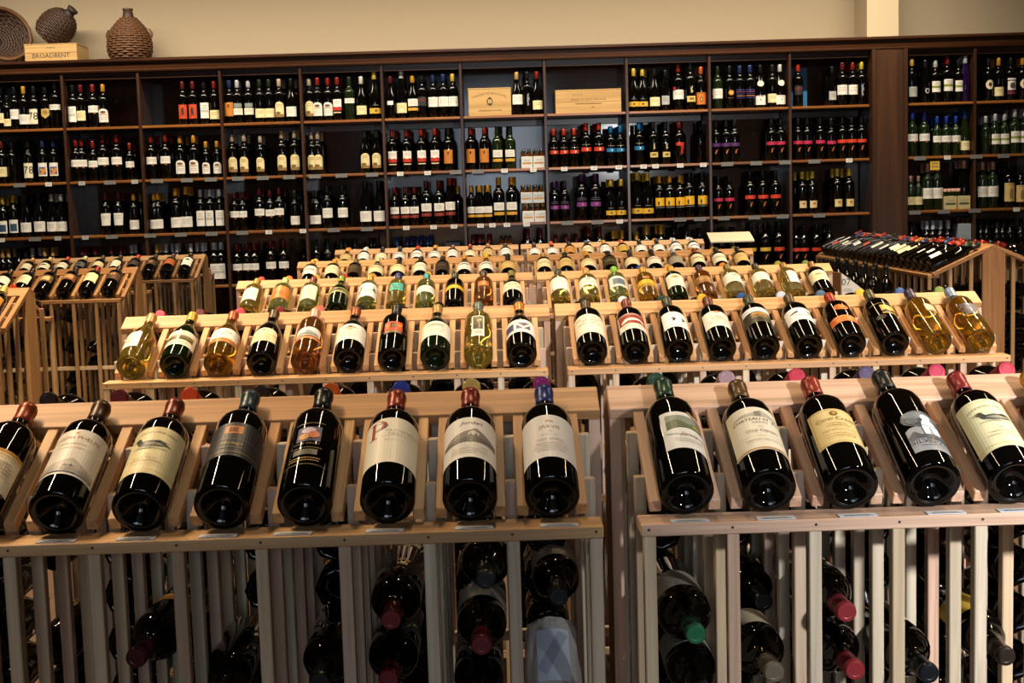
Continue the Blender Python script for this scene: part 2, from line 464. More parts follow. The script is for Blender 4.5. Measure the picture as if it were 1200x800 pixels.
JX = 0.155                        # joint between the left and right racks of every row
ROWY = [1.915] + [1.93 + 1.79 * i for i in range(1, 5)]
ROWN = ['front', 'second', 'third', 'fourth', 'fifth']
W10 = rack_width(10)
RACK = {}
for i in range(5):
    RACK[i, 'L'] = make_rack(JX + (0.009 if i == 0 else 0) - 0.004 - W10, ROWY[i], 10, 0, 'double sided pine wine rack, left of centre in the %s row' % ROWN[i], 'pine', seed=i)
    RACK[i, 'R'] = make_rack(JX + (0.021 if i == 0 else 0.012), ROWY[i], 10, 0, 'double sided pine wine rack, right of centre in the %s row' % ROWN[i], 'fir' if i == 0 else 'pine', seed=20 + i)
for i in (2, 3, 4):
    RACK[i, 'A'] = make_rack(-2.0 - W10, ROWY[i], 10, 0, 'darker wine rack at the left wall side, %s across the aisle' % ('nearest', 'middle one', 'farthest')[i - 2], 'old', seed=40 + i)
# long rack on the right, running away from the camera
RX = 2.285; RY0 = 7.2
RACK['S'] = make_rack(RX, RY0 + rack_width(21), 21, -PI / 2, 'long wine rack on the right running towards the back wall', 'old', seed=60)

# ---------------------------------------------------------------- label drawings (mm on the label)
def bowl(cu, cv, ru, rv, tu, tv, col, a0=-90, a1=90, n=12):
    """half ring of varying weight, as quads"""
    out = []
    for i in range(n):
        q = []
        for a, inner in ((i, 0), (i + 1, 0), (i + 1, 1), (i, 1)):
            t = math.radians(a0 + (a1 - a0) * a / n)
            q.append((cu + (ru - tu * inner) * math.cos(t), cv + (rv - tv * inner) * math.sin(t)))
        out.append(('poly', q, col))
    return out
def big_p(u, v, h, col):
    s = h / 30.0
    return [('rect', u, u + 4.2 * s, v + 1, v + h, col), ('rect', u - 3 * s, u + 7.2 * s, v, v + 1.2 * s, col), ('rect', u - 3 * s, u + 5 * s, v + h - 1.2 * s, v + h, col)] + \
        bowl(u + 4 * s, v + h * .72, 14.5 * s, h * .28, 4.4 * s, 1.2 * s, col)
def duck(u, v, s, flip=1):
    f = flip
    def P(pts): return [(u + f * a * s, v + b * s) for a, b in pts][::f]
    return [('ell', u, v - 3 * s, 24 * s, 3 * s, '#c9c3a0'),
            ('poly', P([(-20, 8), (-15, 2), (-4, -2), (10, -1), (20, 4), (27, 3), (20, 8), (10, 11), (0, 12), (-10, 11), (-14, 9)]), '#4a4c48'),
            ('poly', P([(-12, 6), (-2, 1), (12, 2), (18, 6), (4, 8)]), '#8d8a78'),
            ('poly', P([(-15, 4), (-10, 8), (-14, 15), (-20, 16), (-21, 12), (-18, 9)]), '#1f2a26'),
            ('ell', u - f * 18 * s, v + 15 * s, 4.2 * s, 3.6 * s, '#1f2a26'),
            ('poly', P([(-21, 16), (-28, 13.5), (-21, 13)]), '#6d6a50'),
            ('poly', P([(-24, -3), (0, -6), (26, -4), (10, -5)]), '#6f705f'),
            ('poly', P([(2, 9), (16, 7), (24, 8), (10, 12)]), '#2c2e2c')]
def hills(u, v, w, h, cols):
    a, b, c = cols
    return [('poly', [(u - w, v), (u + w, v), (u + w, v + h * .3), (u + w * .6, v + h * .55), (u + w * .2, v + h), (u - w * .1, v + h * .8), (u - w * .5, v + h * .6), (u - w, v + h * .2)], a),
            ('poly', [(u - w, v), (u + w, v), (u + w, v + h * .15), (u + w * .3, v + h * .35), (u - w * .3, v + h * .3), (u - w, v + h * .1)], b),
            ('poly', [(u - w * .05, v + h * .45), (u + w * .3, v + h * .45), (u + w * .3, v + h * .62), (u + w * .12, v + h * .8), (u - w * .05, v + h * .62)], c),
            ('rect', u + w * .0, u + w * .06, v + h * .45, v + h * .6, a), ('rect', u + w * .16, u + w * .22, v + h * .45, v + h * .6, a)]
WH, CRM, IVO = '#ece8e0', '#e6d9a8', '#e9dfc4'

def duck_label(flip):
    return [('text', 'DUCKHORN VINEYARDS', 0, 156, 4.6, 0.0035, '#5c5638')] + duck(0, 122, 1.15, flip) + \
        [('text', '2003', 0, 96, 3, '#8a4a35'), ('text', 'NAPA VALLEY', 0, 86, 4.2, '#8a4a35'), ('text', 'CABERNET SAUVIGNON', 0, 78, 3.2, '#8a5a45'), ('rect', -56, 56, 57, 58, '#b9a25a'), ('rect', -56, 56, 168, 168.8, '#b9a25a')]

# ---- front rack, left half, from the joint outwards (k = column from the left)
FR = RACK[0, 'L']
GL = 'display bottles lying on the front racks'
def front(root, k, **kw): return rack_bottle(root, k, group=GL, dv=-13, **kw)
front(FR, 9, cap='#23346e', lab=('#e3dfdc', -55, 55, 60, 172), L=292, roll=0.05,
      el=[('poly', ell(0, 152, 6, 6)[0:9], '#b07a48'), ('poly', ell(0, 152, 3, 3)[0:9], '#e3dfdc'), ('text', 'JARVIS', 0, 136, 8, '#b59a80'), ('text', '2001', 0, 127, 3, '#b0a8a0'),
          ('lines', 0, 118, 36, 1, 4, '#c4bcb6'), ('text', 'Lake William', 0, 104, 6, 0, 0.35, '#b4a296'), ('lines', 0, 96, 56, 4, 6, '#c6bdb8'), ('rect', -50, -49.5, 64, 168, '#cfc6c0')],
      label='dark bottle with navy capsule and big pale label lettered JARVIS, front row')
front(FR, 8, cap='#7e2a20', lab=(WH, -55, 55, 66, 172), roll=0.03,
      el=[('text', 'Jordan', 2, 153, 9, 0, 0.35, '#4a4642')] + hills(0, 106, 47, 36, ('#8b857c', '#6d6860', '#d8d2c8')) + [('rect', -55, 55, 100, 101, '#cfc8bc'), ('lines', 0, 90, 60, 3, 6, '#b0a89c')],
      label='dark bottle with a grey hillside house picture on white label, front row')
front(FR, 7, cap='#8a3222', lab=('#ece5d2', -57, 57, 60, 178), roll=0.04,
      el=big_p(-32, 128, 42, '#9c2d1c') + [('text', 'PROVENANCE', 22, 135, 6.2, '#8e8a7c'), ('lines', 4, 122, 40, 1, 5, '#b8b09c'), ('rect', -2, -1.4, 70, 118, '#d6ceb8')],
      label='dark bottle with a large red letter P on cream label, front row')
front(FR, 6, cap='#17191a', lab=None, L=303, roll=-0.1,
      el=[('rect', -18, 20, 122, 160, '#2e1c58'), ('ell', 0, 150, 11, 8, '#c8b4c4'), ('ell', -6, 134, 9, 8, '#c98a2a'), ('ell', 9, 138, 9, 9, '#c46a3c'), ('rect', -22, 24, 168, 170, '#5c4a1c'),
          ('text', 'NAPA VALLEY', 0, 112, 4.4, '#8a6a22'), ('lines', 0, 102, 46, 1, 5, '#7c6424'), ('rect', -18, 18, 84, 98, '#3a352a'), ('lines', 0, 95, 30, 3, 4, '#8a8068'), ('lines', 0, 74, 60, 2, 6, '#a57a28'), ('rect', -34, 34, 58, 59.5, '#5c4a1c')],
      label='black bottle with purple and orange flower print, black capsule, front row')
front(FR, 5, cap='#33454a', lab=('#23262b', -57, 57, 88, 176), L=303, R=41,
      el=[('rect', -12, 16, 146, 166, '#c67a22'), ('rect', -6, 8, 150, 162, '#7c3c14'), ('rect', -57, 57, 130, 131, '#8a7440'), ('text', 'Meritage', 2, 116, 7, 0, 0.35, '#b4985a'), ('rect', -57, 57, 96, 97.5, '#8a7440'), ('lines', 2, 108, 44, 1, 4, '#6c6040')],
      label='dark bottle with charcoal label bearing an orange square, front row')
front(FR, 4, cap='#6e2c1e', lab=(CRM, -56, 56, 52, 172), L=286, el=duck_label(1), label='dark bottle with a duck on cream label, left front rack')
front(FR, 3, cap='#4a3020', lab=('#d9d2c6', -57, 57, 56, 172), L=286,
      el=[('ell', 2, 163, 3, 3, '#d08a2c'), ('text', 'JOSEPH PHELPS', 2, 147, 8, 0.002, '#b58a5a'), ('lines', 0, 134, 52, 1, 5, '#c9b48a'), ('rect', -30, 34, 124, 125, '#d6b070')] + hills(2, 62, 50, 34, ('#b0a79c', '#9a9088', '#c4bcb0')),
      label='dark bottle with star and grey vineyard on white label, left front rack')
front(FR, 2, cap='#8a3a1c', lab=('#ddd0b4', -56, 56, 40, 132), L=288,
      el=[('rect', -56, 56, 124, 132, '#b5802c'), ('rect', -56, 56, 118, 121, '#caa55a'), ('rect', 12, 13, 70, 112, '#b49a7c'), ('rect', 12, 50, 70, 71, '#b49a7c'), ('rect', 12, 50, 112, 113, '#b49a7c'), ('ell', 20, 66, 4, 4, '#8e2c18'), ('lines', 30, 100, 28, 4, 8, '#8a7c68')],
      label='dark bottle at far left of the front row, gold-edged cream label')
front(FR, 1, cap='#3a2418', lab=(WH, -50, 50, 60, 160), el=[('lines', 0, 130, 50, 4, 8, '#887c6c')], label='dark bottle beyond the left end of the front row')
# ---- front rack, right half
FQ = RACK[0, 'R']
front(FQ, 0, cap='#23402f', lab=('#e8e4dc', -30, 52, 72, 170), L=303, roll=0.12,
      el=[('poly', [(-22, 118), (44, 118), (44, 160), (-22, 160)], '#8d9484'), ('poly', [(-22, 118), (44, 118), (44, 140), (30, 146), (12, 138), (-6, 148), (-22, 142)], '#66704e'), ('poly', [(-22, 118), (44, 118), (44, 126), (10, 130), (-22, 124)], '#46503c'), ('ell', 26, 134, 8, 5, '#a89c5c'),
          ('ell', 11, 116, 38, 9, '#e8e4dc'), ('text', 'Jarvis', 10, 104, 9, 0, 0.35, '#b07c4a'), ('lines', 10, 94, 46, 2, 6, '#b8a898'), ('poly', [(12, 172), (18, 172), (50, 140), (46, 138)], '#b5802c')],
      label='dark bottle with green capsule and landscape label crossed by gold ribbon')
front(FQ, 1, cap='#5a4024', lab=(IVO, -52, 58, 62, 176), L=288, roll=0.06,
      el=[('poly', [(-40, 150), (46, 150), (40, 156), (22, 160), (8, 168), (-4, 160), (-26, 157)], '#b4ac98'), ('rect', -2, 8, 150, 163, '#8c8474'), ('text', 'CHATEAU ST. JEAN', 3, 139, 7, '#5c5244'), ('text', 'SONOMA', 3, 131, 4, '#7c7264'),
          ('text', '2001', 3, 120, 3, '#b4907c'), ('text', 'Cinq Cepages', 3, 108, 6.5, 0, 0.35, '#6a6052'), ('rect', -46, 52, 96, 96.6, '#b8a888'), ('text', 'CABERNET SAUVIGNON', 3, 84, 3.8, '#8a7c68'), ('rect', -52, 58, 62, 65, '#b4793c')],
      label='dark bottle with brown capsule and cream chateau drawing label, front row')
front(FQ, 2, cap='#8a3326', lab=('#e2c684', -42, 40, 74, 164), L=292, roll=0.02,
      el=[('rect', -39, 37, 77, 78, '#b08a3c'), ('rect', -39, 37, 160, 161, '#b08a3c'), ('rect', -39, -38.2, 77, 161, '#b08a3c'), ('rect', 36.2, 37, 77, 161, '#b08a3c'), ('ell', 0, 150, 6, 6, '#7a5a24'), ('ell', 0, 150, 3, 3, '#c9a04a'),
          ('text', 'Conn Creek', 0, 132, 8.5, '#6a5224'), ('lines', 0, 122, 44, 2, 6, '#a58a50'), ('text', 'CABERNET SAUVIGNON', 0, 104, 3.4, '#7a6030'), ('lines', 0, 94, 54, 2, 6, '#b39a60')],
      label='dark bottle with red capsule and squarish golden yellow label, front row')
front(FQ, 3, cap='#1c1f1c', lab=None, L=305, R=41, roll=0.35,
      el=[('poly', [(-38, 44), (38, 44), (38, 98), (30, 104), (16, 107), (0, 108), (-16, 107), (-30, 104), (-38, 98)], '#8f9092'),
          ('ell', 0, 126, 38, 24, '#4c4f51'), ('ell', -14, 136, 20, 9, '#74777a'), ('ell', 16, 132, 18, 8, '#6a6d70'), ('ell', 4, 118, 30, 8, '#3c3e40'), ('ell', -22, 120, 9, 8, '#5e6163'),
          ('poly', [(-36, 78), (-26, 92), (-16, 82), (-6, 92), (6, 82), (18, 92), (28, 84), (36, 90), (36, 74), (-36, 74)], '#4a4c4e'),
          ('poly', [(-11, 84), (13, 84), (15, 104), (10, 118), (5, 124), (-5, 124), (-10, 114), (-12, 100)], '#cfd4d8'), ('ell', 0, 129, 8, 8, '#dde1e4'), ('rect', -10, 12, 106, 107.5, '#8a8f94'), ('poly', [(-2, 84), (3, 84), (2, 102), (-1, 102)], '#9aa0a6'),
          ('text', 'SILVERADO', 0, 60, 10, '#2c2e30'), ('lines', 0, 53, 56, 1, 5, '#4c4e50')],
      label='black bottle with silver grey pictorial label of a pale figure')
front(FQ, 4, cap='#7c2626', lab=('#e4dcae', -54, 56, 52, 178), L=292, el=duck_label(1), roll=0.05, label='dark bottle with a duck on cream label, right front rack')
front(FQ, 5, cap='#c08a24', lab=(WH, -50, 50, 60, 160), el=[('lines', 0, 130, 50, 4, 8, '#887c6c')], label='gold-capped dark bottle cut off by the right picture edge, front row')
# ---- back slope of the front racks: only capsules and shoulders show over the ridge
def far_side(root, k, col, label, lab=True, L=290, **kw):
    return rack_bottle(root, k, side=1, L=L, cap=col, seg=24, group='bottles on the far slopes of the racks', label=label,
                       lab=(IVO, -50, 50, 90, 165) if lab else None, **kw)
ORD = ['first', 'second', 'third', 'fourth', 'fifth', 'sixth', 'seventh', 'eighth', 'ninth', 'tenth', 'eleventh', 'twelfth', 'thirteenth', 'fourteenth', 'fifteenth', 'sixteenth', 'seventeenth', 'eighteenth', 'nineteenth', 'twentieth', 'twenty-first', 'twenty-second']
for k, col, nm in ((9, '#8a2a6e', 'magenta'), (8, '#c9b06a', 'pale gold'), (7, '#3448b0', 'bright blue'), (6, '#c8601c', 'orange'), (5, '#2a1c1c', 'black'), (4, '#c8481c', 'bright orange'), (3, '#5c1c22', 'maroon'), (2, '#1c1516', 'dark')):
    far_side(FR, k, col, '%s capsule peeking over the ridge behind the front row, %s from the joint' % (nm, ORD[9 - k]))
for k, col, nm in ((0, '#2c4a3c', 'dark green'), (1, '#a08088', 'dusty pink'), (2, '#b0283c', 'crimson'), (3, '#4a3a56', 'grey violet'), (4, '#9c1f38', 'ruby red'), (5, '#9a2030', 'red')):
    far_side(FQ, k, col, '%s capsule peeking over the right front ridge, %s from the joint' % (nm, ORD[k]))

# ---- second row
GS = 'display bottles on the second row of racks'
def second(side, k, **kw): return rack_bottle(RACK[1, side], k, group=GS, seg=28, dv=-10, **kw)
S = 'second row'
second('L', 0, sh='bg', g='yw', cap='#b5935a', R=41, roll=-0.35, lab=('#e8e2d8', -32, 26, 62, 142), el=[('ell', -3, 124, 16, 9, '#c9b8a0'), ('ell', -3, 124, 11, 5, '#e0d4c0'), ('lines', -3, 106, 36, 4, 8, '#b0a090'), ('rect', -20, 14, 92, 93, '#c98a4a')], label='pale white wine bottle at the left end of the second row')
second('L', 1, sh='bg', g='gn', cap='#c79a3c', R=42, lab=('#e2dccb', -58, 58, 62, 138), el=[('poly', rect(-46, 46, 88, 114), '#7c6a34'), ('poly', [(-46, 88), (46, 88), (46, 96), (10, 104), (-46, 98)], '#4a4420'), ('rect', -3, 3, 80, 122, '#d4c8a0'), ('lines', 0, 126, 70, 1, 5, '#8a8270'), ('lines', 0, 78, 70, 2, 6, '#a09684')], label='gold-capped burgundy bottle with olive picture band label, second row')
second('L', 2, sh='bg', g='gd', cap='#a5502a', R=41, lab=('#ebe4da', -52, 52, 72, 146), el=[('text', 'TOLOSA', 0, 120, 10, '#3a3430'), ('ell', 0, 112, 3, 3, '#b85a2c'), ('rect', -52, 52, 72, 92, '#b56a2a'), ('rect', -52, 52, 90, 93, '#d8a860'), ('rect', -52, 52, 74, 76, '#d8a860')], label='golden wine bottle with brown banded label lettered TOLOSA')
second('L', 3, sh='bg', g='dk', cap='#57452c', R=42, roll=-0.1, lab=('#e4d7ae', -42, 42, 66, 138, 'arch'), el=[('ell', 0, 126, 4, 4, '#6a5a34'), ('text', 'SONOMA COUNTY', 0, 100, 7, 0.002, '#7c6c40'), ('lines', 0, 88, 48, 2, 6, '#a89868'), ('lines', 0, 74, 60, 1, 6, '#a89868')], label='dark burgundy bottle with arched cream label, second row')
second('L', 4, sh='bd', g='am', cap='#e0a088', L=292, lab=('#d9d4cc', -36, 40, 96, 142, 'arch'), el=[('rect', -44, 46, 78, 92, '#c97a3c'), ('rect', -44, 46, 90, 92, '#7c3c18'), ('poly', [(-30, 100), (36, 100), (20, 116), (2, 124), (-16, 114)], '#8a96a0'), ('poly', [(-30, 100), (36, 100), (30, 106), (-24, 106)], '#5a5c58')], label='amber rose bottle with salmon pink capsule, second row')
second('L', 5, sh='bg', g='dk', cap='#94501f', R=42, lab=('#ece5d8', -57, 57, 60, 146), el=[('poly', [(-22, 124), (0, 136), (22, 124), (12, 122), (0, 128), (-12, 122)], '#b5742c'), ('ell', 0, 129, 6, 5, '#7a3a1c'), ('poly', [(-14, 118), (14, 118), (0, 112)], '#c98a3c'), ('lines', 0, 106, 66, 1, 5, '#a89c8c'), ('lines', 0, 94, 50, 3, 7, '#c0b4a4')], label='dark burgundy bottle with orange crest on white label, second row')
second('L', 6, sh='bd', g='dk', cap='#16181a', R=40, L=300, lab=('#d8481c', -26, 28, 112, 158), el=[('rect', -8, 10, 122, 152, '#1c1210'), ('lines', 1, 146, 12, 5, 5, '#d89a3c'), ('ell', -18, 136, 5, 7, '#e0902c'), ('ell', 20, 136, 5, 7, '#e0902c'), ('rect', -26, 28, 92, 108, '#3a2c20'), ('rect', -22, 24, 96, 106, '#8a7448'), ('rect', -45, 45, 108, 110, '#b0301c')], label='black bottle with small orange label holding a black plaque')
second('L', 7, sh='bg', g='gn', cap='#a5804a', R=42, lab=('#e9e2d2', -56, 56, 66, 146), el=[('rect', -24, 24, 120, 134, '#b8b098'), ('text', 'ECO', 0, 122, 9, '#8a8470'), ('lines', 0, 112, 74, 1, 5, '#a89c88'), ('lines', 0, 100, 60, 3, 7, '#c0b49c')], label='green-black burgundy bottle with tan capsule, second row')
second('L', 8, sh='bd', g='yw', cap='#5a6458', R=40, L=302, lab=('#e6e2d2', -18, 18, 62, 176), el=[('rect', -14, 14, 100, 172, '#5a5a40'), ('poly', [(-14, 100), (14, 100), (14, 130), (4, 142), (-4, 126), (-14, 120)], '#3c3e2a'), ('poly', [(-6, 150), (10, 160), (12, 148), (0, 140)], '#a8a070'), ('ell', -4, 164, 6, 5, '#8c8a60'), ('rect', 2, 5, 104, 150, '#b06a3c'), ('lines', 0, 88, 26, 3, 7, '#7c765c')], label='yellow white wine bottle with a tall narrow picture label')
second('L', 9, sh='bg', g='dk', cap='#b5782a', R=42, lab=('#ece6dc', -56, 56, 70, 140), el=[('rect', -52, -20, 84, 122, '#3a3a66'), ('poly', [(-16, 88), (34, 88), (34, 122), (-16, 122)], '#6a5a72'), ('poly', [(-20, 84), (-12, 84), (-12, 112), (8, 88), (28, 112), (28, 84), (36, 84), (36, 124), (28, 124), (8, 100), (-12, 124), (-20, 124)], '#ece6dc')], label='dark burgundy bottle with a big white M on purple blocks')
second('R', 0, sh='bd', g='dk', cap='#4a3c24', R=42, lab=('#e6dfc8', -58, 58, 56, 160), el=[('text', 'RED MOUNTAIN', 0, 138, 8, 0.002, '#6a6450'), ('text', 'MERITAGE', 0, 122, 8, 0.002, '#6a6450'), ('text', 'NAPA VALLEY', 0, 106, 8, 0.002, '#6a6450'), ('rect', -58, 58, 64, 65, '#c0b494')], label='dark bottle with three curved lines of type on cream label')
second('R', 1, sh='bd', g='dk', cap='#6c3222', R=40, lab=('#e6ddcc', -46, 50, 76, 162), el=[('rect', -42, 46, 106, 152, '#8e2a1c'), ('poly', [(-34, 120), (-20, 134), (4, 136), (24, 132), (36, 122), (28, 116), (24, 124), (6, 122), (-10, 124), (-22, 114)], '#e6ddcc'), ('ell', -28, 118, 6, 5, '#e6ddcc'), ('ell', 32, 118, 5, 5, '#e6ddcc'), ('rect', -42, 46, 152, 158, '#b5644a'), ('lines', 2, 94, 66, 2, 7, '#b4a890')], label='dark bottle with white animal on red panel label')
second('R', 2, sh='bd', g='dk', cap='#3a3a2c', R=40, L=296, lab=('#eae6e0', -38, 50, 78, 164), el=[('lines', 6, 148, 60, 1, 7, '#6a6a6a'), ('poly', [(-8, 112), (-4, 124), (-12, 128), (-2, 132), (4, 126), (0, 112)], '#2c2c2c'), ('poly', [(20, 114), (24, 124), (18, 130), (28, 132), (32, 122), (26, 112)], '#34343a'), ('lines', 6, 94, 50, 2, 7, '#b8b4b0')], label='dark bottle with two small black figures on white label')
second('R', 3, sh='bd', g='dk', cap='#5a2c1c', R=40, lab=('#e7dfcc', -44, 52, 76, 160), el=[('ell', 4, 156, 10, 5, '#c97a3c'), ('rect', -14, 30, 112, 134, '#b4ac94'), ('rect', -11, 27, 115, 131, '#d2cab2'), ('lines', 8, 126, 30, 2, 7, '#7c745c'), ('lines', 4, 102, 66, 2, 7, '#b0a68c')], label='dark bottle with a grey boxed drawing on cream label')
second('R', 4, sh='bd', g='dk', cap='#3c3a28', R=41, roll=0.1, lab=('#2c2618', -57, 57, 90, 172), el=[('rect', -57, 57, 148, 172, '#dcdcd8'), ('rect', -57, 57, 158, 160, '#9a9a98'), ('poly', [(-30, 132), (30, 132), (20, 142), (-20, 142)], '#b0803a'), ('lines', 0, 124, 60, 2, 7, '#c9a45a'), ('rect', -57, 57, 92, 93, '#6a5a34')], label='dark bottle with white stripe above a brown gold label')
second('R', 5, sh='bd', g='dk', cap='#4c3a22', R=40, lab=('#ebe7dd', -52, 54, 98, 166), el=[('poly', [(-34, 136), (-10, 148), (-4, 144), (-8, 138), (-24, 134)], '#2c2620'), ('poly', [(6, 146), (30, 148), (44, 140), (30, 136), (18, 142)], '#2c2620'), ('text', 'VIADER', 2, 118, 9, '#6a6660')], label='dark bottle with black brush strokes above VIADER on white')
second('R', 6, sh='bd', g='dk', cap='#94301c', R=41, roll=-0.05, el=[('ell', 2, 160, 22, 15, '#d86a1c'), ('ell', 2, 160, 17, 11, '#b03a14'), ('ell', 2, 160, 9, 8, '#dc8a34')], extra=[[('rect', -50, 54, 78, 112, '#c8581c'), ('lines', 2, 102, 80, 2, 12, '#e0a050'), ('rect', -50, 54, 108, 110, '#e09a48'), ('rect', -50, 54, 80, 82, '#e09a48')]], label='black bottle with orange roundel and orange band, second row')
second('R', 7, sh='bd', g='dk', cap='#4a4226', R=41, L=302, el=[('poly', rect(-10, 44, 116, 164), '#b8923c'), ('rect', -6, 40, 128, 160, '#c9a652'), ('lines', 16, 124, 44, 1, 8, '#1c160c'), ('poly', [(-10, 130), (4, 138), (14, 130), (26, 138), (44, 130), (44, 122), (-10, 122)], '#2a2010'), ('ell', -20, 100, 16, 12, '#241c10'), ('rect', -40, 50, 172, 174, '#8a7030')], label='black bottle with square gold foil label and olive capsule')
second('R', 8, sh='bd', g='gd', cap='#3a3446', R=40, L=300, el=[('rect', -2, 44, 128, 166, '#c4b48c'), ('lines', 20, 142, 40, 3, 6, '#2a2620'), ('lines', 20, 118, 36, 2, 6, '#3a3020')], label='clear golden wine bottle with a violet capsule, second row')
second('R', 9, sh='bd', g='gd', cap='#7c8ca0', R=40, L=300, el=[('lines', 6, 158, 60, 8, 8, '#6a7686'), ('lines', 14, 154, 50, 6, 9, '#8c98a4')], label='clear golden wine bottle with a silver-blue capsule, second row')
def far_row(i, side, cols):
    for k, c in enumerate(cols):
        if c and not (i > 1 and c is BK): far_side(RACK[i, side], k, c[1], '%s capsule peeking over the %s row ridge, %s from left, %s half' % (c[0], ROWN[i], ORD[k], 'left' if side == 'L' else 'right'))
PK, MA, GO, RD, BK, BL, GRN, WT, YE, OR = ('pink', '#c8405a'), ('maroon', '#5c1c2c'), ('gold', '#c9963c'), ('red', '#b03020'), ('black', '#1c1a1a'), ('dark blue', '#2c4a80'), ('green', '#5c7030'), ('white', '#d8d8d8'), ('yellow', '#d8a428'), ('orange', '#d07a2c')
far_row(1, 'L', [PK, MA, PK, ('dark red', '#7c2028'), ('salmon', '#d87a68'), BK, BK, BK, BK, BK])
far_row(1, 'R', [BK, WT, ('dark green', '#2c4034'), YE, BL, ('silver', '#b8c0c8'), ('steel blue', '#4a6074'), YE, BL, GRN])
far_row(2, 'L', [RD, OR, GO, RD, GO, BK, YE, BK, BK, BK])
far_row(2, 'R', [BK, OR, BK, BL, GO, BK, OR, BK, ('olive', '#8a8a30'), GRN])
far_row(3, 'L', [GO, GO, BK, WT, BK, BK, GO, BK, GO, BK])
far_row(3, 'R', [BK, BK, GO, BK, BK, BK, WT, OR, GO, ('olive', '#8a8a30')])
far_row(4, 'L', [OR, WT, BK, BK, RD, OR, BK, BK, OR, BK])
far_row(4, 'R', [BK, OR, BK, BL, ('olive', '#8a8a30'), RD, BK, GO, WT, WT])

# ---- third row (smaller in the picture)
GT = 'display bottles on the third row of racks'
def third(side, k, **kw): return rack_bottle(RACK[2, side], k, group=GT, seg=24, dv=-10, **kw)
third('L', 0, g='yw', cap='#a5823c', roll=-0.15, lab=('#e8e2d2', -40, 36, 64, 164), el=[('ell', 0, 144, 14, 7, '#c0b48c'), ('lines', 0, 126, 44, 5, 9, '#b0a68c')], label='clear white wine bottle at left end of the third row')
third('L', 1, g='gy', cap='#b0b878', lab=('#b5712c', -50, 50, 70, 172), el=[('ell', 0, 150, 9, 9, '#d8b050'), ('ell', 0, 150, 6, 6, '#b5712c'), ('lines', 0, 118, 60, 3, 8, '#8a4c1c')], label='bottle with full orange label and pale green capsule, third row')
third('L', 2, g='gy', cap='#6a2428', roll=-0.1, lab=('#e6dcc0', -34, 40, 56, 172), el=[('lines', 0, 152, 30, 8, 12, '#6a5c48')], label='green wine bottle with maroon capsule and long cream label')
third('L', 3, sh='bg', g='gn', cap='#7c8a34', R=42, lab=('#7c7a34', -54, 54, 98, 138), el=[('rect', -54, 54, 102, 106, '#d0cca0'), ('rect', -26, 26, 114, 132, '#3c3c20'), ('rect', -54, 54, 134, 136, '#c9c490')], label='dark green bottle with curved olive band label, third row')
third('L', 4, g='gy', cap='#b5923a', lab=('#e9e5dd', -54, 54, 62, 176), el=[('poly', [(-44, 90), (-28, 150), (-20, 154), (-32, 96)], '#1c1c1c'), ('poly', [(20, 150), (44, 128), (30, 130), (46, 100), (20, 122), (30, 132)], '#1c1c1c'), ('lines', 0, 110, 40, 2, 8, '#6a6a6a')], label='bottle with bold black brush marks on white label, third row')
third('L', 5, g='yw', cap='#2c2c60', L=300, lab=('#3cb0a0', -30, 30, 108, 168), el=[('ell', -14, 152, 6, 6, '#1c5a54'), ('ell', 14, 152, 6, 6, '#1c5a54'), ('rect', -22, 22, 122, 126, '#1c5a54'), ('rect', -18, 18, 134, 138, '#a04030')], label='yellow wine bottle with square teal label and navy capsule')
third('L', 6, g='gy', cap='#3c8a8c', lab=('#e8e4da', -52, 52, 84, 138), el=[('lines', 0, 116, 70, 2, 9, '#a09c90')], label='pale green wine bottle with a teal capsule, third row')
third('L', 7, g='dk', cap='#2c3020', lab=('#d8ac1c', -46, 46, 106, 136), el=[('lines', 0, 148, 50, 2, 6, '#6a4a1c')], label='black bottle with plain yellow band label, third row')
third('L', 8, g='am', cap='#3a2c24', L=300, el=[('rect', -24, 24, 120, 164, '#a0602c'), ('ell', 0, 140, 14, 12, '#d08a3c'), ('lines', 0, 108, 50, 3, 8, '#5c3418')], label='amber bottle with printed orange flower, third row left half')
third('L', 9, sh='bg', g='dk', cap='#6a6428', R=42, lab=('#e4dcc4', -56, 56, 74, 140), el=[('rect', -20, 20, 116, 126, '#b0a060'), ('lines', 0, 106, 70, 3, 8, '#b4a888')], label='olive-capped dark bottle with cream label beside third row joint')
third('R', 0, g='yw', cap='#3c4034', lab=('#e9e5de', -56, 56, 72, 174), el=[('lines', 0, 150, 64, 3, 9, '#c0b8b0'), ('ell', -36, 86, 6, 5, '#6a3a34')], label='white wine bottle with plain white label beside third row joint')
third('R', 1, g='yw', cap='#b08a4c', lab=('#e8e2d8', -52, 52, 98, 166), el=[('ell', 0, 152, 9, 4, '#7c3428'), ('lines', 0, 136, 50, 3, 8, '#c0b8ac')], label='white wine bottle with tan capsule and half label, third row')
third('R', 2, g='gy', cap='#6cb02c', L=300, lab=('#e6e4dc', -40, 48, 80, 168), el=[('rect', -22, 36, 96, 150, '#7c8c94'), ('rect', -16, 30, 102, 144, '#5c6c78')], label='pale wine bottle with a bright lime green capsule, third row')
third('R', 3, g='gd', cap='#b5862c', lab=('#dca81c', -54, 54, 76, 130), el=[('ell', 0, 150, 16, 12, '#a5702c'), ('rect', -54, 54, 84, 92, '#3c2c10'), ('rect', -54, 54, 126, 130, '#f0cc50')], label='golden wine bottle with bright yellow label, third row')
third('R', 4, g='gn', cap='#b58a34', lab=('#eae3cc', -44, 44, 70, 172), el=[('ell', 0, 148, 18, 9, '#a59a48'), ('rect', -3, 3, 130, 144, '#a59a48'), ('lines', 0, 110, 44, 2, 9, '#c9c0a0')], label='dark bottle with olive crest on tall ivory label, third row')
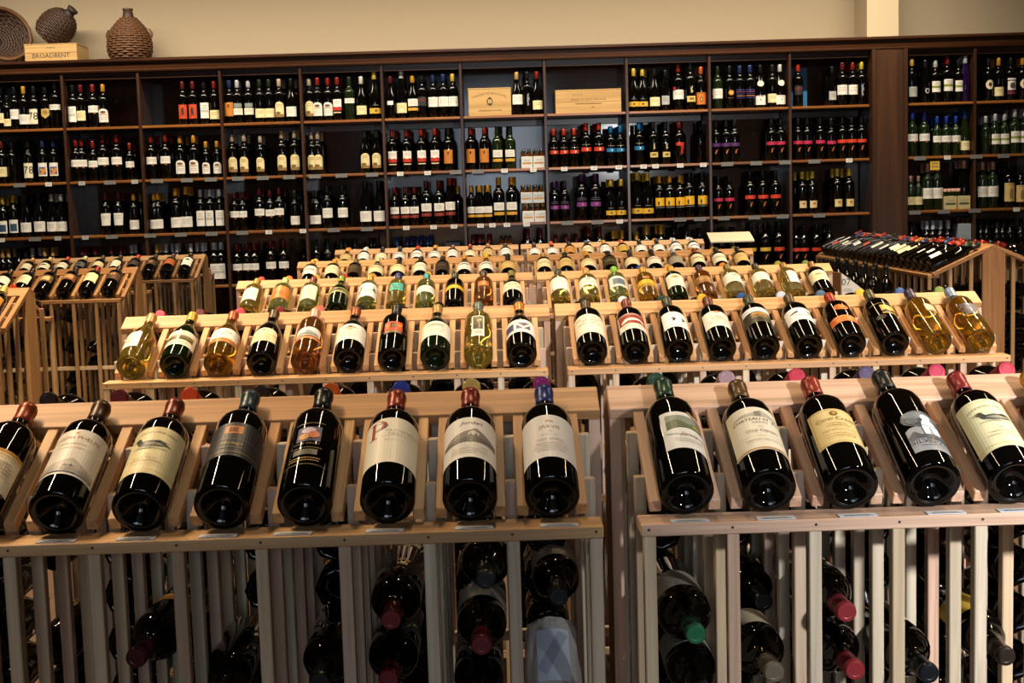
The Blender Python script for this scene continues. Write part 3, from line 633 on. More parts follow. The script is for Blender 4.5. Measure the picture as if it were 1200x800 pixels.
third('R', 5, g='am', cap='#3c2838', lab=('#8a5c2c', -50, 50, 94, 146), el=[('rect', -50, 50, 140, 144, '#c9a05a'), ('lines', 0, 126, 60, 2, 9, '#d8b878')], label='amber bottle with brown label and plum capsule, third row')
third('R', 6, g='yw', cap='#6c6030', lab=('#e8e2d2', -52, 52, 92, 168), el=[('poly', [(-6, 148), (18, 158), (26, 146), (8, 140)], '#d08a3c'), ('lines', 0, 124, 54, 3, 8, '#c0b8a4')], label='white wine bottle with orange leaf mark on label, third row')
third('R', 7, g='yw', cap='#2c2c24', lab=('#e8e2d2', -52, 52, 100, 168), el=[('ell', 18, 126, 8, 5, '#b09048'), ('lines', 0, 150, 54, 2, 8, '#c0b8a4')], label='black-capped white wine bottle in right half of third row')
third('R', 8, g='yw', cap='#8a6430', roll=0.15, lab=('#eae6dc', -20, 22, 70, 170), el=[('poly', [(0, 96), (6, 108), (12, 96)], '#c9963c'), ('lines', 0, 150, 26, 4, 9, '#b8b0a0')], label='white wine bottle with narrow white strip label, third row')
third('R', 9, g='dk', cap='#8a5a2c', lab=('#e4dab4', -54, 54, 84, 168), el=[('ell', 0, 134, 22, 7, '#8a8444'), ('lines', 0, 112, 60, 2, 8, '#b8ac80')], label='dark bottle at the right end of the third row')

# ---- fourth and fifth rows: capsules and upper labels
def small_row(i, side, specs):
    seg = 20
    for k, s in enumerate(specs):
        (cn, cc), (ln, lc), sh = s[:3]
        el = []
        if len(s) > 3: el = [('rect', -30, 30, 118, 128, s[3])]
        elif lc: el = [('lines', 0, 132, 50, 2, 10, '#8a7c60')]
        lab = (lc, -54, 54, 70 if sh == 'bd' else 62, 164 if sh == 'bd' else 142) if lc else None
        side_w = {'L': 'left half', 'R': 'right half'}.get(side, '')
        rack_bottle(RACK[i, side], k, sh=sh, g='dk', cap=cc, R=40 if sh == 'bd' else 42, lab=lab, el=el, seg=seg,
                    group='display bottles on the %s row of racks' % ROWN[i],
                    label='%s-capped bottle with %s, %s from left, %s of %s row' % (cn, ln, ORD[k], side_w, ROWN[i]))
CR, IV, WL, TN, GY, NO, DK = ('cream label', '#e6d8b0'), ('ivory label', '#e8e0cc'), ('white label', '#e8e4dc'), ('tan label', '#cdb070'), ('grey label', '#9a9484'), ('no visible label', None), ('dark label', '#3a2c1c')
gold, tan, blk, cream, brown, olive, silver, white, red = ('gold', '#c8923c'), ('tan', '#b5884c'), ('black', '#1e1c1a'), ('cream', '#d8cc94'), ('brown', '#7c4426'), ('olive', '#6a6a34'), ('silver', '#b0b0a8'), ('white', '#d4d4cc'), ('red', '#b02c1c')
small_row(3, 'L', [(gold, WL, 'bd', '#c8602c'), (gold, CR, 'bd'), (olive, DK, 'bd'), (cream, CR, 'bg', '#a85a3c'), (blk, CR, 'bg', '#d0a040'), (blk, IV, 'bd'), (('dark brown', '#2c2018'), ('dark brown label', '#2e2418'), 'bd'), (gold, WL, 'bg', '#2c2c2c'), (('yellow', '#d8a830'), WL, 'bg', '#2c2c2c'), (blk, TN, 'bg')])
small_row(3, 'R', [(tan, CR, 'bd', '#b0a070'), (blk, TN, 'bd'), (gold, CR, 'bg', '#b08a60'), (blk, DK, 'bd', '#7c8a5c'), (('charcoal', '#2a2a2a'), CR, 'bg'), (blk, IV, 'bg', '#b05a4c'), (silver, GY, 'bg'), (brown, CR, 'bd', '#7c6a4c'), (blk, IV, 'bd', '#8a8a80'), (blk, TN, 'bd')])
small_row(4, 'L', [(('orange', '#d08a2c'), TN, 'bg'), (white, WL, 'bd'), (blk, CR, 'bg'), (blk, WL, 'bg', '#2c2c2c'), (red, WL, 'bd', '#b04c2c'), (gold, WL, 'bg', '#7c8a3c'), (brown, WL, 'bd'), (('russet', '#943a1c'), CR, 'bg'), (('bronze', '#a0703c'), TN, 'bd'), (('dark green', '#2c3a2c'), WL, 'bd')])
small_row(4, 'R', [(('dark brown', '#4c3420'), WL, 'bg'), (('orange-red', '#c8481c'), WL, 'bg'), (blk, ('amber label', '#c88a3c'), 'bd'), (('dark', '#262626'), CR, 'bd', '#c8a83c'), (gold, WL, 'bd'), (('copper', '#b5582c'), ('yellow label', '#c8a03c'), 'bd'), (blk, WL, 'bg'), (('dark ringed', '#2c2620'), WL, 'bg'), (silver, WL, 'bd', '#8a8a8a'), (silver, WL, 'bd', '#2c3c7c')])
# ---- racks across the left aisle
def aisle(i, k, label, **kw):
    return rack_bottle(RACK[i, 'A'], k, seg=20, group='bottles on the racks across the left aisle', label=label, **kw)
aisle(2, 9, 'gold-capped bottle on the nearest rack across the left aisle', cap='#c0a050', lab=('#a5702c', -50, 50, 70, 160), L=296)
for k, capc, cn, lab, el, ln in (
        (9, '#1e1a18', 'black', ('#4a3220', -50, 50, 84, 160), [('ell', 0, 140, 18, 9, '#a5742c')], 'brown label'),
        (8, '#7c281c', 'dark red', ('#e2d4a4', -46, 46, 70, 160), [('lines', 0, 140, 50, 4, 9, '#8a7c50')], 'cream label'),
        (7, '#241e1a', 'black', ('#6a3c24', -50, 50, 92, 158), [('rect', -30, 30, 110, 146, '#b08a58')], 'red-brown label'),
        (6, '#2a2420', 'black', ('#5c4a2c', -44, 44, 80, 150), [('rect', -26, 26, 96, 136, '#c9b078')], 'olive gold label'),
        (5, '#221e1c', 'black', ('#e6dcb8', -36, 40, 72, 158), [('lines', 0, 140, 40, 5, 9, '#8a7c58')], 'narrow cream label'),
        (4, '#2a2620', 'black', ('#e6e0d0', -52, 52, 78, 150), [('lines', 0, 130, 60, 2, 9, '#a09880')], 'wide white label'),
        (3, '#5c2c1c', 'brown', ('#d8c898', -52, 52, 78, 150), [], 'tan label')):
    aisle(3, k, '%s-capped bottle with %s, %s from right, middle left-aisle rack' % (cn, ln, ORD[9 - k]), cap=capc, lab=lab, el=el)
for k, capc, cn, lab, el, ln in (
        (9, '#2a2420', 'black', ('#e8e2d4', -30, 44, 62, 170), [('ell', 6, 140, 14, 12, '#3a3430')], 'tall white label'),
        (8, '#4a2a1c', 'brown', ('#b05a24', -48, 48, 86, 160), [('lines', 0, 136, 56, 2, 10, '#5c2c14')], 'orange label'),
        (7, '#2c2420', 'black', ('#4a3420', -46, 46, 90, 150), [('ell', 0, 124, 16, 12, '#b5702c')], 'dark gold label'),
        (6, '#b02c1c', 'red', ('#3c2c1c', -46, 46, 90, 150), [], 'dark label'),
        (5, '#2a2620', 'black', ('#e4dcc0', -30, 40, 72, 160), [], 'cream label'),
        (4, '#3a3020', 'dark olive', ('#d8c898', -50, 50, 90, 150), [], 'tan label'),
        (3, '#c8b078', 'pale gold', ('#5a5a54', -40, 40, 90, 150), [('ell', 0, 120, 16, 14, '#1c1c1c')], 'grey label'),
        (2, '#b0341c', 'red', ('#e6dcbc', -48, 48, 80, 150), [('lines', 0, 126, 50, 2, 9, '#c06a4c')], 'cream label'),
        (1, '#c9a858', 'gold', ('#e6dcbc', -48, 48, 80, 150), [('ell', 0, 124, 20, 9, '#3a3020')], 'cream label'),
        (0, '#b5782c', 'amber', ('#e0d4b0', -44, 44, 80, 150), [], 'cream label')):
    aisle(4, k, '%s-capped bottle with %s, %s from right, farthest left-aisle rack' % (cn, ln, ORD[9 - k]), cap=capc, lab=lab, el=el)
# back-slope bottle showing past the end of the nearest aisle rack
rack_bottle(RACK[2, 'A'], 9, side=1, seg=20, cap='#a8341c', group='bottles on the far slopes of the racks', label='orange-red capsule over the ridge of nearest left-aisle rack')

# ---- long rack on the right
rs = random.Random(5)
caps_s = [('gold', '#b5782c'), ('red', '#9c2418'), ('black', '#1c1a18'), ('navy', '#24305c'), ('dark red', '#6a1c1c'), ('dark green', '#20301c')]
labs_s = [('white label', '#e4e2de'), ('cream label', '#e2d8b4'), ('no visible label', None), ('white label', '#e6e4e0'), ('ivory label', '#e6dfcc'), ('red label', '#9c2c1c')]
near_caps = {20: 2, 19: 5, 18: 1, 17: 1, 16: 3, 15: 1, 14: 4, 13: 3, 12: 0}
near_labs = {20: 2, 19: 0, 18: 3, 17: 0, 16: 2, 15: 1, 14: 1}
for k in range(21):
    cn, cc = caps_s[near_caps.get(k, rs.randrange(6))]
    ln, lc = labs_s[near_labs.get(k, rs.choice([0, 1, 2, 3, 3, 4, 5]))]
    v0 = rs.choice([50, 64, 78]); hw = rs.choice([28, 36, 44]); v1 = v0 + rs.choice([46, 62, 80])
    rack_bottle(RACK['S'], k, cap=cc, R=rs.choice([38, 40, 42]), L=rs.choice([280, 292, 304]), sh=rs.choice(['bd', 'bd', 'bg']), lab=(lc, -hw, hw, v0, v1) if lc else None, el=[('lines', 0, v1 - 16, 44, 3, 9, '#8a867c')] if lc else (), seg=24, roll=rs.uniform(-0.7, 0.5),
                group='bottles on the long right-hand rack', label='%s-capped bottle with %s, %s from the near end, long right rack' % (cn, ln, ORD[20 - k]))
for k in range(12, 21):
    cn, cc = (('red', '#8c1f18'), ('dark red', '#6a1c1c'), ('black', '#1c1a18'))[(k * 2) % 3]
    rack_bottle(RACK['S'], k, side=1, cap=cc, R=41, lab=('#e4e2de', -44, 44, 60, 140), seg=20,
                group='bottles on the far slopes of the racks', label='%s-capped bottle on outer slope of long right rack, %s from near end' % (cn, ORD[20 - k]))

# ---- bottles lying in the bins under the front ledges, neck towards the camera
def rung(root, k, z):
    for s in (-1, 1):
        link('rung', box_mesh(0.012, 0.60, 0.016, rackwood('posts', 'y')), root, (END + (k + 0.5 + s * 0.5) * PITCH - s * 0.015, 0.345, z - 0.016))
def bin_bottle(px, py, cap, label, root=None, yaw=0.0, g='dk', lab=None, el=(), R=39, Y=1.955, pitch=0.0, sh='bd'):
    tip = at(px, py, Y)
    d = Vector((math.sin(yaw), -math.cos(yaw), math.sin(-pitch))).normalized()      # direction from base to neck
    rot = Vector((0, 0, 1)).rotation_difference(d).to_matrix()
    base = tip - d * 0.292
    zx = rot.to_4x4()
    return bottle(base, zx, sh=sh, g=g, cap=cap, lab=lab, el=el, R=R, H=290, seg=28, roll=PI, label=label, group='bottles lying in the bins below the front ledges')
BG = 'below the front ledge'
bin_bottle(458, 727, '#6e1c20', 'bin bottle with dark red capsule, upper of two, left of centre')
bin_bottle(455, 797, '#6e1c20', 'bin bottle with dark red capsule, lower of two, left of centre')
bin_bottle(564, 757, '#6e1c20', 'bin bottle with red capsule below the house picture bottle', lab=('#b8b4a8', -55, 55, 80, 160))
bin_bottle(569, 680, '#1a1a1a', 'dark bin bottle high under the ledge, beneath the house picture bottle', Y=2.05, R=40)
bin_bottle(560, 824, '#1a1a1a', 'dark bin bottle at the picture bottom, left of centre')
bin_bottle(655, 700, '#16181a', 'dark bin bottle behind the paper-wrapped bottle', Y=2.10, lab=('#a8a498', -58, 58, 70, 170))
bin_bottle(816, 744, '#2a6a48', 'bin bottle with a green capsule, right of the joint', yaw=0.03, R=42, lab=('#8a8478', -60, 60, 90, 170))
bin_bottle(822, 812, '#1a1c1a', 'dark bin bottle under the green-capped one', lab=('#8a8a80', -60, 60, 90, 170))
bin_bottle(908, 789, '#6a6250', 'bin bottle with grey-brown capsule', R=41, yaw=0.04, lab=('#a09880', -60, 60, 100, 170))
bin_bottle(895, 706, '#16181a', 'dark bin bottle half hidden behind the pinkish front post', Y=2.16)
bin_bottle(993, 718, '#8a2c30', 'bin bottle with brick red capsule, upper of the right pair', yaw=0.05)
bin_bottle(1003, 786, '#8a2c30', 'bin bottle with brick red capsule, lower of the right pair', yaw=0.05)
bin_bottle(1090, 790, '#14161a', 'bin bottle with black capsule near the right edge', yaw=0.06, R=41)
bin_bottle(158, 772, '#4a1c1c', 'dark bin bottle with maroon capsule far left, gold-edged label', yaw=-0.06, lab=('#c8902c', -60, 60, 90, 120))
bin_bottle(374, 800, '#141414', 'black bin bottle left of the red-capped pair')
bin_bottle(250, 820, '#141414', 'black bin bottle in the dark left bins')
bin_bottle(1180, 770, '#2a2018', 'bin bottle half seen between posts at right edge', Y=2.05, lab=('#b89a3c', -60, 60, 80, 160))
# paper-wrapped bottle standing on its neck side: base up, wrapped in tissue
def wrapped(px, py):
    p = at(px, py, 2.10)
    bm = bmesh.new(); rnd = random.Random(3)
    prof = [(0, 0), (30, 0), (37, 4), (40, 14), (42, 40), (43, 80), (43, 120), (42, 170), (40, 195), (33, 214), (22, 232), (18, 260), (20, 285), (0, 285)]
    lathe(bm, [(r / 1000, z / 1000) for r, z in prof], 28)
    for v in bm.verts:
        if v.co.xy.length > 0.012: v.co += Vector((v.co.x, v.co.y, 0)).normalized() * rnd.uniform(-0.0018, 0.0022)
    bmesh.ops.recalc_face_normals(bm, faces=bm.faces[:])
    o = link('wrapped_bottle', mesh_from(bm, 'tissue', plain('#a59e98', 0.8, noise=0.2)), None, p)
    props(o, 'bottle wrapped in crumpled grey tissue in the bin left of the joint', 'wine bottle', 'bottles lying in the bins below the front ledges')
    o.rotation_euler = (math.radians(130), 0, 0)
    bm, mats = print_bm([('rect', -26, 24, 30, 120, '#b8c0cc'), ('poly', [(-24, 40), (10, 110), (24, 96), (-10, 34)], '#98a2b2'), ('rect', -6, 14, 150, 190, '#a08868')], wrap=43, off=2.6)
    lb = link('label', mesh_from(bm, 'label', mats), o); lb.rotation_euler = (0, 0, PI)
    return o
wrapped(645, 735)

# the far halves of the bins are packed with dark bottles, seen only as gloss between the posts
bm = bmesh.new()
pr8 = [(r / 1000, z / 1000) for r, z in profile('bd', 38, 290)[2:]]
for key, halves in (((0, 'L'), (1,)), ((0, 'R'), (1,)), ((1, 'L'), (1,)), ((1, 'R'), (1,)), ((2, 'A'), (0, 1)), ((3, 'A'), (0, 1)), ((4, 'A'), (0, 1)), (('S'), (0, 1))):
    rk = RACK[key]; n = rk['_n']
    for k in range(n):
        for h in halves:
            for lay in range(10):
                if rs.random() < (0.1 if h == 1 and key[-1] != 'A' else 0.72): continue
                t = bmesh.new(); lathe(t, pr8, 8)
                y0 = 2 * HALF - 0.33 if h else 0.335
                t.transform(Matrix.Translation(rk.location) @ Matrix.Rotation(rk.rotation_euler.z, 4, 'Z') @ Matrix.Translation((END + (k + 0.5) * PITCH, y0, 0.125 + 0.084 * lay)) @ Matrix.Rotation(-PI / 2 if h else PI / 2, 4, 'X'))
                me = bpy.data.meshes.new('t'); t.to_mesh(me); t.free(); bm.from_mesh(me); bpy.data.meshes.remove(me)
bmesh.ops.recalc_face_normals(bm, faces=bm.faces[:])
props(link('bin_bottles', mesh_from(bm, 'bin_bottles', G['dk'], True)), 'dark bottles packed deep in the rack bins, seen between the posts', 'wine bottles', kind='stuff')

# ---------------------------------------------------------------- wall shelving of stained oak
CY = 10.45                        # front plane of the shelving
CD = 0.38                         # depth
SHZ = [at(600, y, CY).z for y in (134.5, 197.5, 261.0)]
STEP = (SHZ[0] - SHZ[2]) / 2
SHZ += [SHZ[2] - STEP, SHZ[2] - 2 * STEP]
TOPZ = at(600, 56, CY).z          # top of the cornice
OPEN = at(600, 71, CY).z          # underside of the cornice
def dx(px, y): return at(px, y, CY).x
DIV = [dx(-25, 95)] + [dx(x, y) for x, y in ((72, 95), (161, 92), (257, 88), (351, 82), (446.5, 77), (539, 74), (637.5, 71), (734, 68), (831, 66), (925.5, 65))]
PX0, PX1 = dx(1021, 150), dx(1063, 150)
DIVR = [dx(1143, 100), dx(1237, 100)]
cab = empty('wall_shelving', ((DIV[0] + DIVR[-1]) / 2, CY, 0), 0, 'tall dark stained wooden wine shelving along the back wall', 'shelving')
cx = (DIV[0] + DIVR[-1]) / 2
def cpart(name, x0, x1, y0, y1, z0, z1, axis, parent=None, mat=None, bevel=0.003):
    bm = bmesh.new(); add_box(bm, -(x1 - x0) / 2, (x1 - x0) / 2, -(y1 - y0) / 2, (y1 - y0) / 2, 0, z1 - z0)
    if bevel: bmesh.ops.bevel(bm, geom=bm.edges[:], offset=bevel, segments=1, affect='EDGES')
    return link(name, mesh_from(bm, name, mat or darkwood(axis)), parent or cab, ((x0 + x1) / 2 - cx, (y0 + y1) / 2 - CY, z0))
bays = [(DIV[i], DIV[i + 1]) for i in range(10)] + [(DIV[10], PX0), (PX1, DIVR[0]), (DIVR[0], DIVR[1])]
for x in DIV + DIVR: cpart('divider', x - 0.011, x + 0.011, CY, CY + CD - 0.015, 0.0, OPEN, 'z')
# wide post with its two edge strips
cpart('post_panel', PX0 + 0.03, PX1 - 0.03, CY - 0.012, CY + 0.02, 0.0, OPEN, 'z', mat=wood('post_veneer', ['#4c2e17', '#523319'], 'z', 0.4, 0.15, 0.25, 0.5))
for x in (PX0 + 0.016, PX1 - 0.016): cpart('edge_strip', x - 0.016, x + 0.016, CY - 0.025, CY + CD - 0.015, 0.0, OPEN, 'z')
for bi, (a, b) in enumerate(bays):
    cpart('back_panel', a + 0.005, b - 0.005, CY + CD - 0.014, CY + CD, 0.05, OPEN + 0.02, 'z', mat=wood('stained_ply', ['#3a2413', '#422a17', '#352010'], 'x', 0.6, 1.0, 0.12, 0.5))
    for z in SHZ: cpart('shelf', a + 0.0115, b - 0.0115, CY + 0.004, CY + CD - 0.015, z - 0.02, z, 'x', mat=wood('shelf_oak', ['#8a5426', '#945c26', '#7c4a20'], 'x', 0.3, 0.3, 0.4, 0.4))
    cpart('plinth', a + 0.0115, b - 0.0115, CY + 0.03, CY + 0.06, 0, 0.09, 'x')
    cpart('under_rail', a + 0.0115, b - 0.0115, CY + 0.03, CY + 0.05, OPEN - 0.05, OPEN, 'x')
    cpart('under_rail', a + 0.0115, b - 0.0115, CY + CD - 0.035, CY + CD - 0.016, SHZ[0] - 0.07, SHZ[0] - 0.02, 'x')
# moulded cornice and top boards
bm = bmesh.new()
prism(bm, [(CY + 0.05 - CY, 0), (-0.012, 0), (-0.018, 0.012), (-0.012, 0.02), (-0.02, 0.07), (-0.05, 0.085), (-0.05, 0.105), (0.05, 0.105)], 'x', DIV[0] - cx - 0.2, DIVR[-1] - cx)
me = mesh_from(bm, 'cornice', wood('cornice_oak', ['#3c2010', '#42240f'], 'x', 0.3, 0.4, 0.4, 0.5)); co = link('cornice', me, cab, (0, 0, OPEN))
co.scale = (1, 1, (TOPZ - OPEN) / 0.105)
cpart('top_board', DIV[0] - 0.2, DIVR[-1], CY + 0.05, CY + CD, TOPZ - 0.02, TOPZ, 'x')

# ---------------------------------------------------------------- bottles on the shelving
WHT, CRE = '#dedad0', '#dccf9e'
def T(c, w, v0, v1, *el, sh='rect'): return ((c, -w, w, v0, v1, sh), el)
def bb(c): return (None, (('rect', -44, 44, 104, 132, c), ('rect', -30, 30, 150, 153, '#8a7a5a'), ('ell', 6, 118, 5, 8, '#d8d4c8')))
def squig(c): return (None, (('rect', -46, 46, 112, 136, c), ('poly', [(-6, 60), (0, 84), (18, 94), (8, 82), (2, 62)], '#b5602c')))
LAB = {
    'wm': ('white label', T(WHT, 44, 74, 142, ('lines', 0, 122, 54, 3, 12, '#a8a298'))),
    'wl': ('low white label', T(WHT, 46, 36, 104, ('lines', 0, 84, 54, 3, 12, '#a8a298'))),
    'ws': ('short white label', T(WHT, 44, 104, 152, ('lines', 0, 134, 54, 2, 12, '#a8a298'), ('ell', 10, 100, 7, 7, '#a05a3c'))),
    'wt': ('tall white label', T(WHT, 32, 42, 150, ('lines', 0, 126, 34, 3, 16, '#8a8880'), ('rect', -24, 24, 84, 100, '#b0aca4'))),
    'wx': ('white taper label', T(WHT, 44, 66, 152, ('lines', 0, 130, 54, 2, 14, '#b0aaa0'), sh='taper')),
    'cl': ('low cream label', T(CRE, 42, 34, 96, ('lines', 0, 76, 46, 2, 12, '#9c8c5c'))),
    'cm': ('cream label', T(CRE, 42, 50, 118, ('lines', 0, 98, 46, 3, 12, '#9c8c5c'))),
    'ct': ('tall cream vineyard label', T('#d8c894', 34, 34, 140, ('rect', -34, 34, 34, 54, '#8a6a3c'), ('ell', -10, 62, 18, 10, '#6a5a30'), ('lines', 0, 118, 40, 2, 12, '#a08c58'), sh='arch')),
    'or': ('orange-red label', T('#b8401c', 32, 42, 140, ('poly', [(-8, 70), (10, 70), (8, 116), (-2, 122), (-12, 104)], '#3c2418'), ('rect', -32, 32, 64, 67, '#6a2412'))),
    'tn': ('tan label', T('#b5702c', 36, 50, 146, ('rect', -4, 6, 112, 136, '#3c2412'), ('ell', 1, 138, 4, 4, '#e0c080'))),
    'gb': ('low yellow label', T('#d0a02c', 46, 34, 68, ('ell', 2, 52, 8, 9, '#4a4a4a'), ('lines', 0, 84, 46, 1, 10, '#7c7c70'))),
    'rb': ('red band', bb('#b8341c')), 'bl': ('blue band', bb('#1c6a9c')), 'pb': ('purple band', bb('#5c2c6a')),
    'kb': ('crimson band', squig('#a82444')), 'ob': ('orange-red band', squig('#c0381c')), 'vb': ('violet band', squig('#4a245a')), 'yb': ('yellow band', squig('#c8a030')),
    'wr': ('white and red label', T(WHT, 34, 92, 146, ('poly', [(-34, 68), (34, 68), (34, 90), (16, 96), (-8, 90), (-20, 98), (-34, 92)], '#b02c1c'), ('lines', 0, 128, 40, 2, 12, '#a8a298'), ('rect', -28, 28, 50, 58, '#c9b890'))),
    'wd': ('white over red-brown label', T(WHT, 42, 94, 146, ('rect', -42, 42, 60, 82, '#7c2c20'), ('lines', 0, 130, 46, 3, 11, '#a8a298'))),
    'wg': ('white over gold label', T(WHT, 42, 84, 134, ('rect', -42, 42, 52, 72, '#c09030'), ('lines', 0, 118, 46, 3, 11, '#a8a298'))),
    'yl': ('bright yellow label', T('#d8a420', 38, 86, 144, ('poly', [(-16, 90), (-8, 90), (-6, 114), (-14, 124), (-18, 110)], '#1c1c1c'), ('rect', -34, 34, 74, 77, '#8c8c80'))),
    'be': ('beige square label', T('#d0bb84', 28, 42, 92, ('ell', 2, 72, 11, 8, '#a8622c'))),
    'ar': ('arched picture label', T(WHT, 38, 34, 128, ('ell', 0, 104, 20, 10, '#6a4a30'), ('rect', -26, 26, 84, 90, '#b0905c'), ('lines', 0, 66, 44, 2, 12, '#a8a298'), sh='arch')),
    'gr': ('white label with green band', T(WHT, 36, 74, 150, ('rect', -36, 36, 102, 118, '#7c8a3c'), ('lines', 0, 136, 44, 2, 10, '#a8a298'))),
    'pi': ('blue and orange picture label', T(WHT, 34, 46, 138, ('rect', -24, 24, 56, 110, '#2c5a9c'), ('poly', [(-24, 56), (6, 56), (24, 84), (24, 110), (0, 90)], '#d0802c'), ('ell', -8, 92, 8, 8, '#d8a83c'))),
    'pb2': ('dark blue picture label', T(WHT, 34, 34, 126, ('rect', -24, 24, 46, 98, '#2c4a64'))),
    '78': ('tall label with 78', T('#dcd2b4', 34, 36, 140, ('text', '78', 2, 66, 52, '#1c1a18'))),
    'sh': ('tan shield label', T('#b89a5c', 32, 72, 140, ('ell', 0, 116, 16, 16, '#8a6c34'), sh='shield')),
    'hi': ('high white label', T(WHT, 44, 116, 150, ('lines', 0, 138, 50, 2, 10, '#8a8880'))),
    'wb': ('banded white label', T('#dcd4c0', 40, 58, 104, ('rect', -30, 30, 110, 138, '#7c8480'), ('lines', 0, 90, 46, 2, 12, '#a8a298'))),
    'sm': ('small white label', T(WHT, 22, 96, 124)),
    'dk': ('dark label', T('#24262a', 34, 84, 146, ('rect', -26, 26, 116, 136, '#5c2420'))),
    'ys': ('small yellow label', T('#c8b064', 30, 50, 86, ('rect', -14, 14, 62, 76, '#6a5a30'), ('poly', [(-4, 104), (10, 112), (4, 130), (8, 150), (-4, 140)], '#a89a6c'))),
    'rs': ('red seal label', T(WHT, 44, 72, 132, ('rect', -44, -18, 128, 152, '#9c241c'), ('lines', 0, 114, 54, 2, 12, '#a8a298'))),
    'op': ('orange printed label', T('#c8742c', 38, 36, 120, ('ell', 0, 70, 10, 20, '#2c2018'), ('ell', 0, 70, 5, 12, '#c8a060'), ('lines', 0, 112, 48, 1, 10, '#5c3414'))),
    'pl': ('plaid striped label', (None, tuple(('rect', -36, 36, 70 + 14 * i, 75 + 14 * i, c) for i, c in enumerate(('#2c2c6a', '#a06a3c', '#2c2c6a', '#7c3c5c', '#3c3c7c'))))),
    'sp': ('orange spot', (None, (('ell', 4, 112, 22, 18, '#b5702c'), ('ell', 4, 112, 10, 9, '#e0b060'), ('rect', -20, 20, 72, 78, '#5c2c1c')))),
    'co': ('collar and white label', T(WHT, 40, 20, 84, ('ell', 0, 56, 4, 5, '#3a3028'), ('lines', 0, 76, 50, 1, 12, '#a05a4c'))),
    'et': ('etched dark glass', (None, (('poly', [(-4, 60), (8, 70), (2, 90), (12, 110), (4, 130), (10, 150), (-4, 140), (-8, 100)], '#7c7c80'),))),
    'ri': ('white ring mark', (None, (('ell', 8, 84, 16, 18, '#c8c0a8'), ('ell', 8, 84, 10, 12, '#141414')))),
    'ov': ('oval cream label', T('#d8c8a8', 30, 82, 148, ('ell', 2, 116, 12, 14, '#3c3028'), sh='oval')),
    'wp': ('white and maroon label', T(WHT, 36, 74, 136, ('ell', 0, 104, 20, 22, '#4a4a4a'), ('rect', -36, 36, 44, 66, '#6a2438'), ('rect', -36, 36, 144, 156, WHT))),
    'rl': ('red corner label', (None, (('poly', [(-28, 150), (36, 150), (36, 104), (20, 112), (8, 126), (-28, 128)], '#b02c1c'), ('poly', [(4, 60), (26, 76), (26, 118), (6, 126)], '#8c2418')))),
    'gl': ('grey label', T('#a8a8a4', 32, 44, 110, ('lines', 0, 94, 40, 3, 12, '#6c6c68'))),
    'ta': ('tan picture label', T('#c0a468', 46, 40, 160, ('poly', [(-10, 56), (12, 60), (10, 120), (-2, 128), (-14, 100)], '#8a6a40'), ('lines', 0, 150, 60, 1, 10, '#6a5a34'))),
    'vl': ('violet label', (None, (('rect', -40, 40, 90, 118, '#6a3474'), ('ell', 8, 104, 8, 9, '#b04a5c'), ('rect', -34, 34, 132, 135, '#5c5468'), ('rect', -26, 26, 142, 148, '#3c3044')))),
    'no': ('no clear label', (None, ())),
}
CC = {'K': ('black', '#17181a'), 'R': ('red', '#7e2218'), 'M': ('dark red', '#5c1c1c'), 'G': ('gold', '#c08c2c'), 'Y': ('yellow', '#ccb040'), 'W': ('white', '#c8c8c0'), 'B': ('blue', '#1c6aa0'), 'N': ('navy', '#20305c'),
      'O': ('orange', '#c0602c'), 'T': ('tan', '#c09858'), 'P': ('purple', '#3c2048'), 'D': ('dark green', '#1e2c1e'), 'S': ('silver', '#b8bcc0'), 'V': ('red', '#b0341a'), 'F': ('red-footed white', '#b0a08c'), 'L': ('blue', '#20409c'), 'H': ('pale red', '#c09080')}
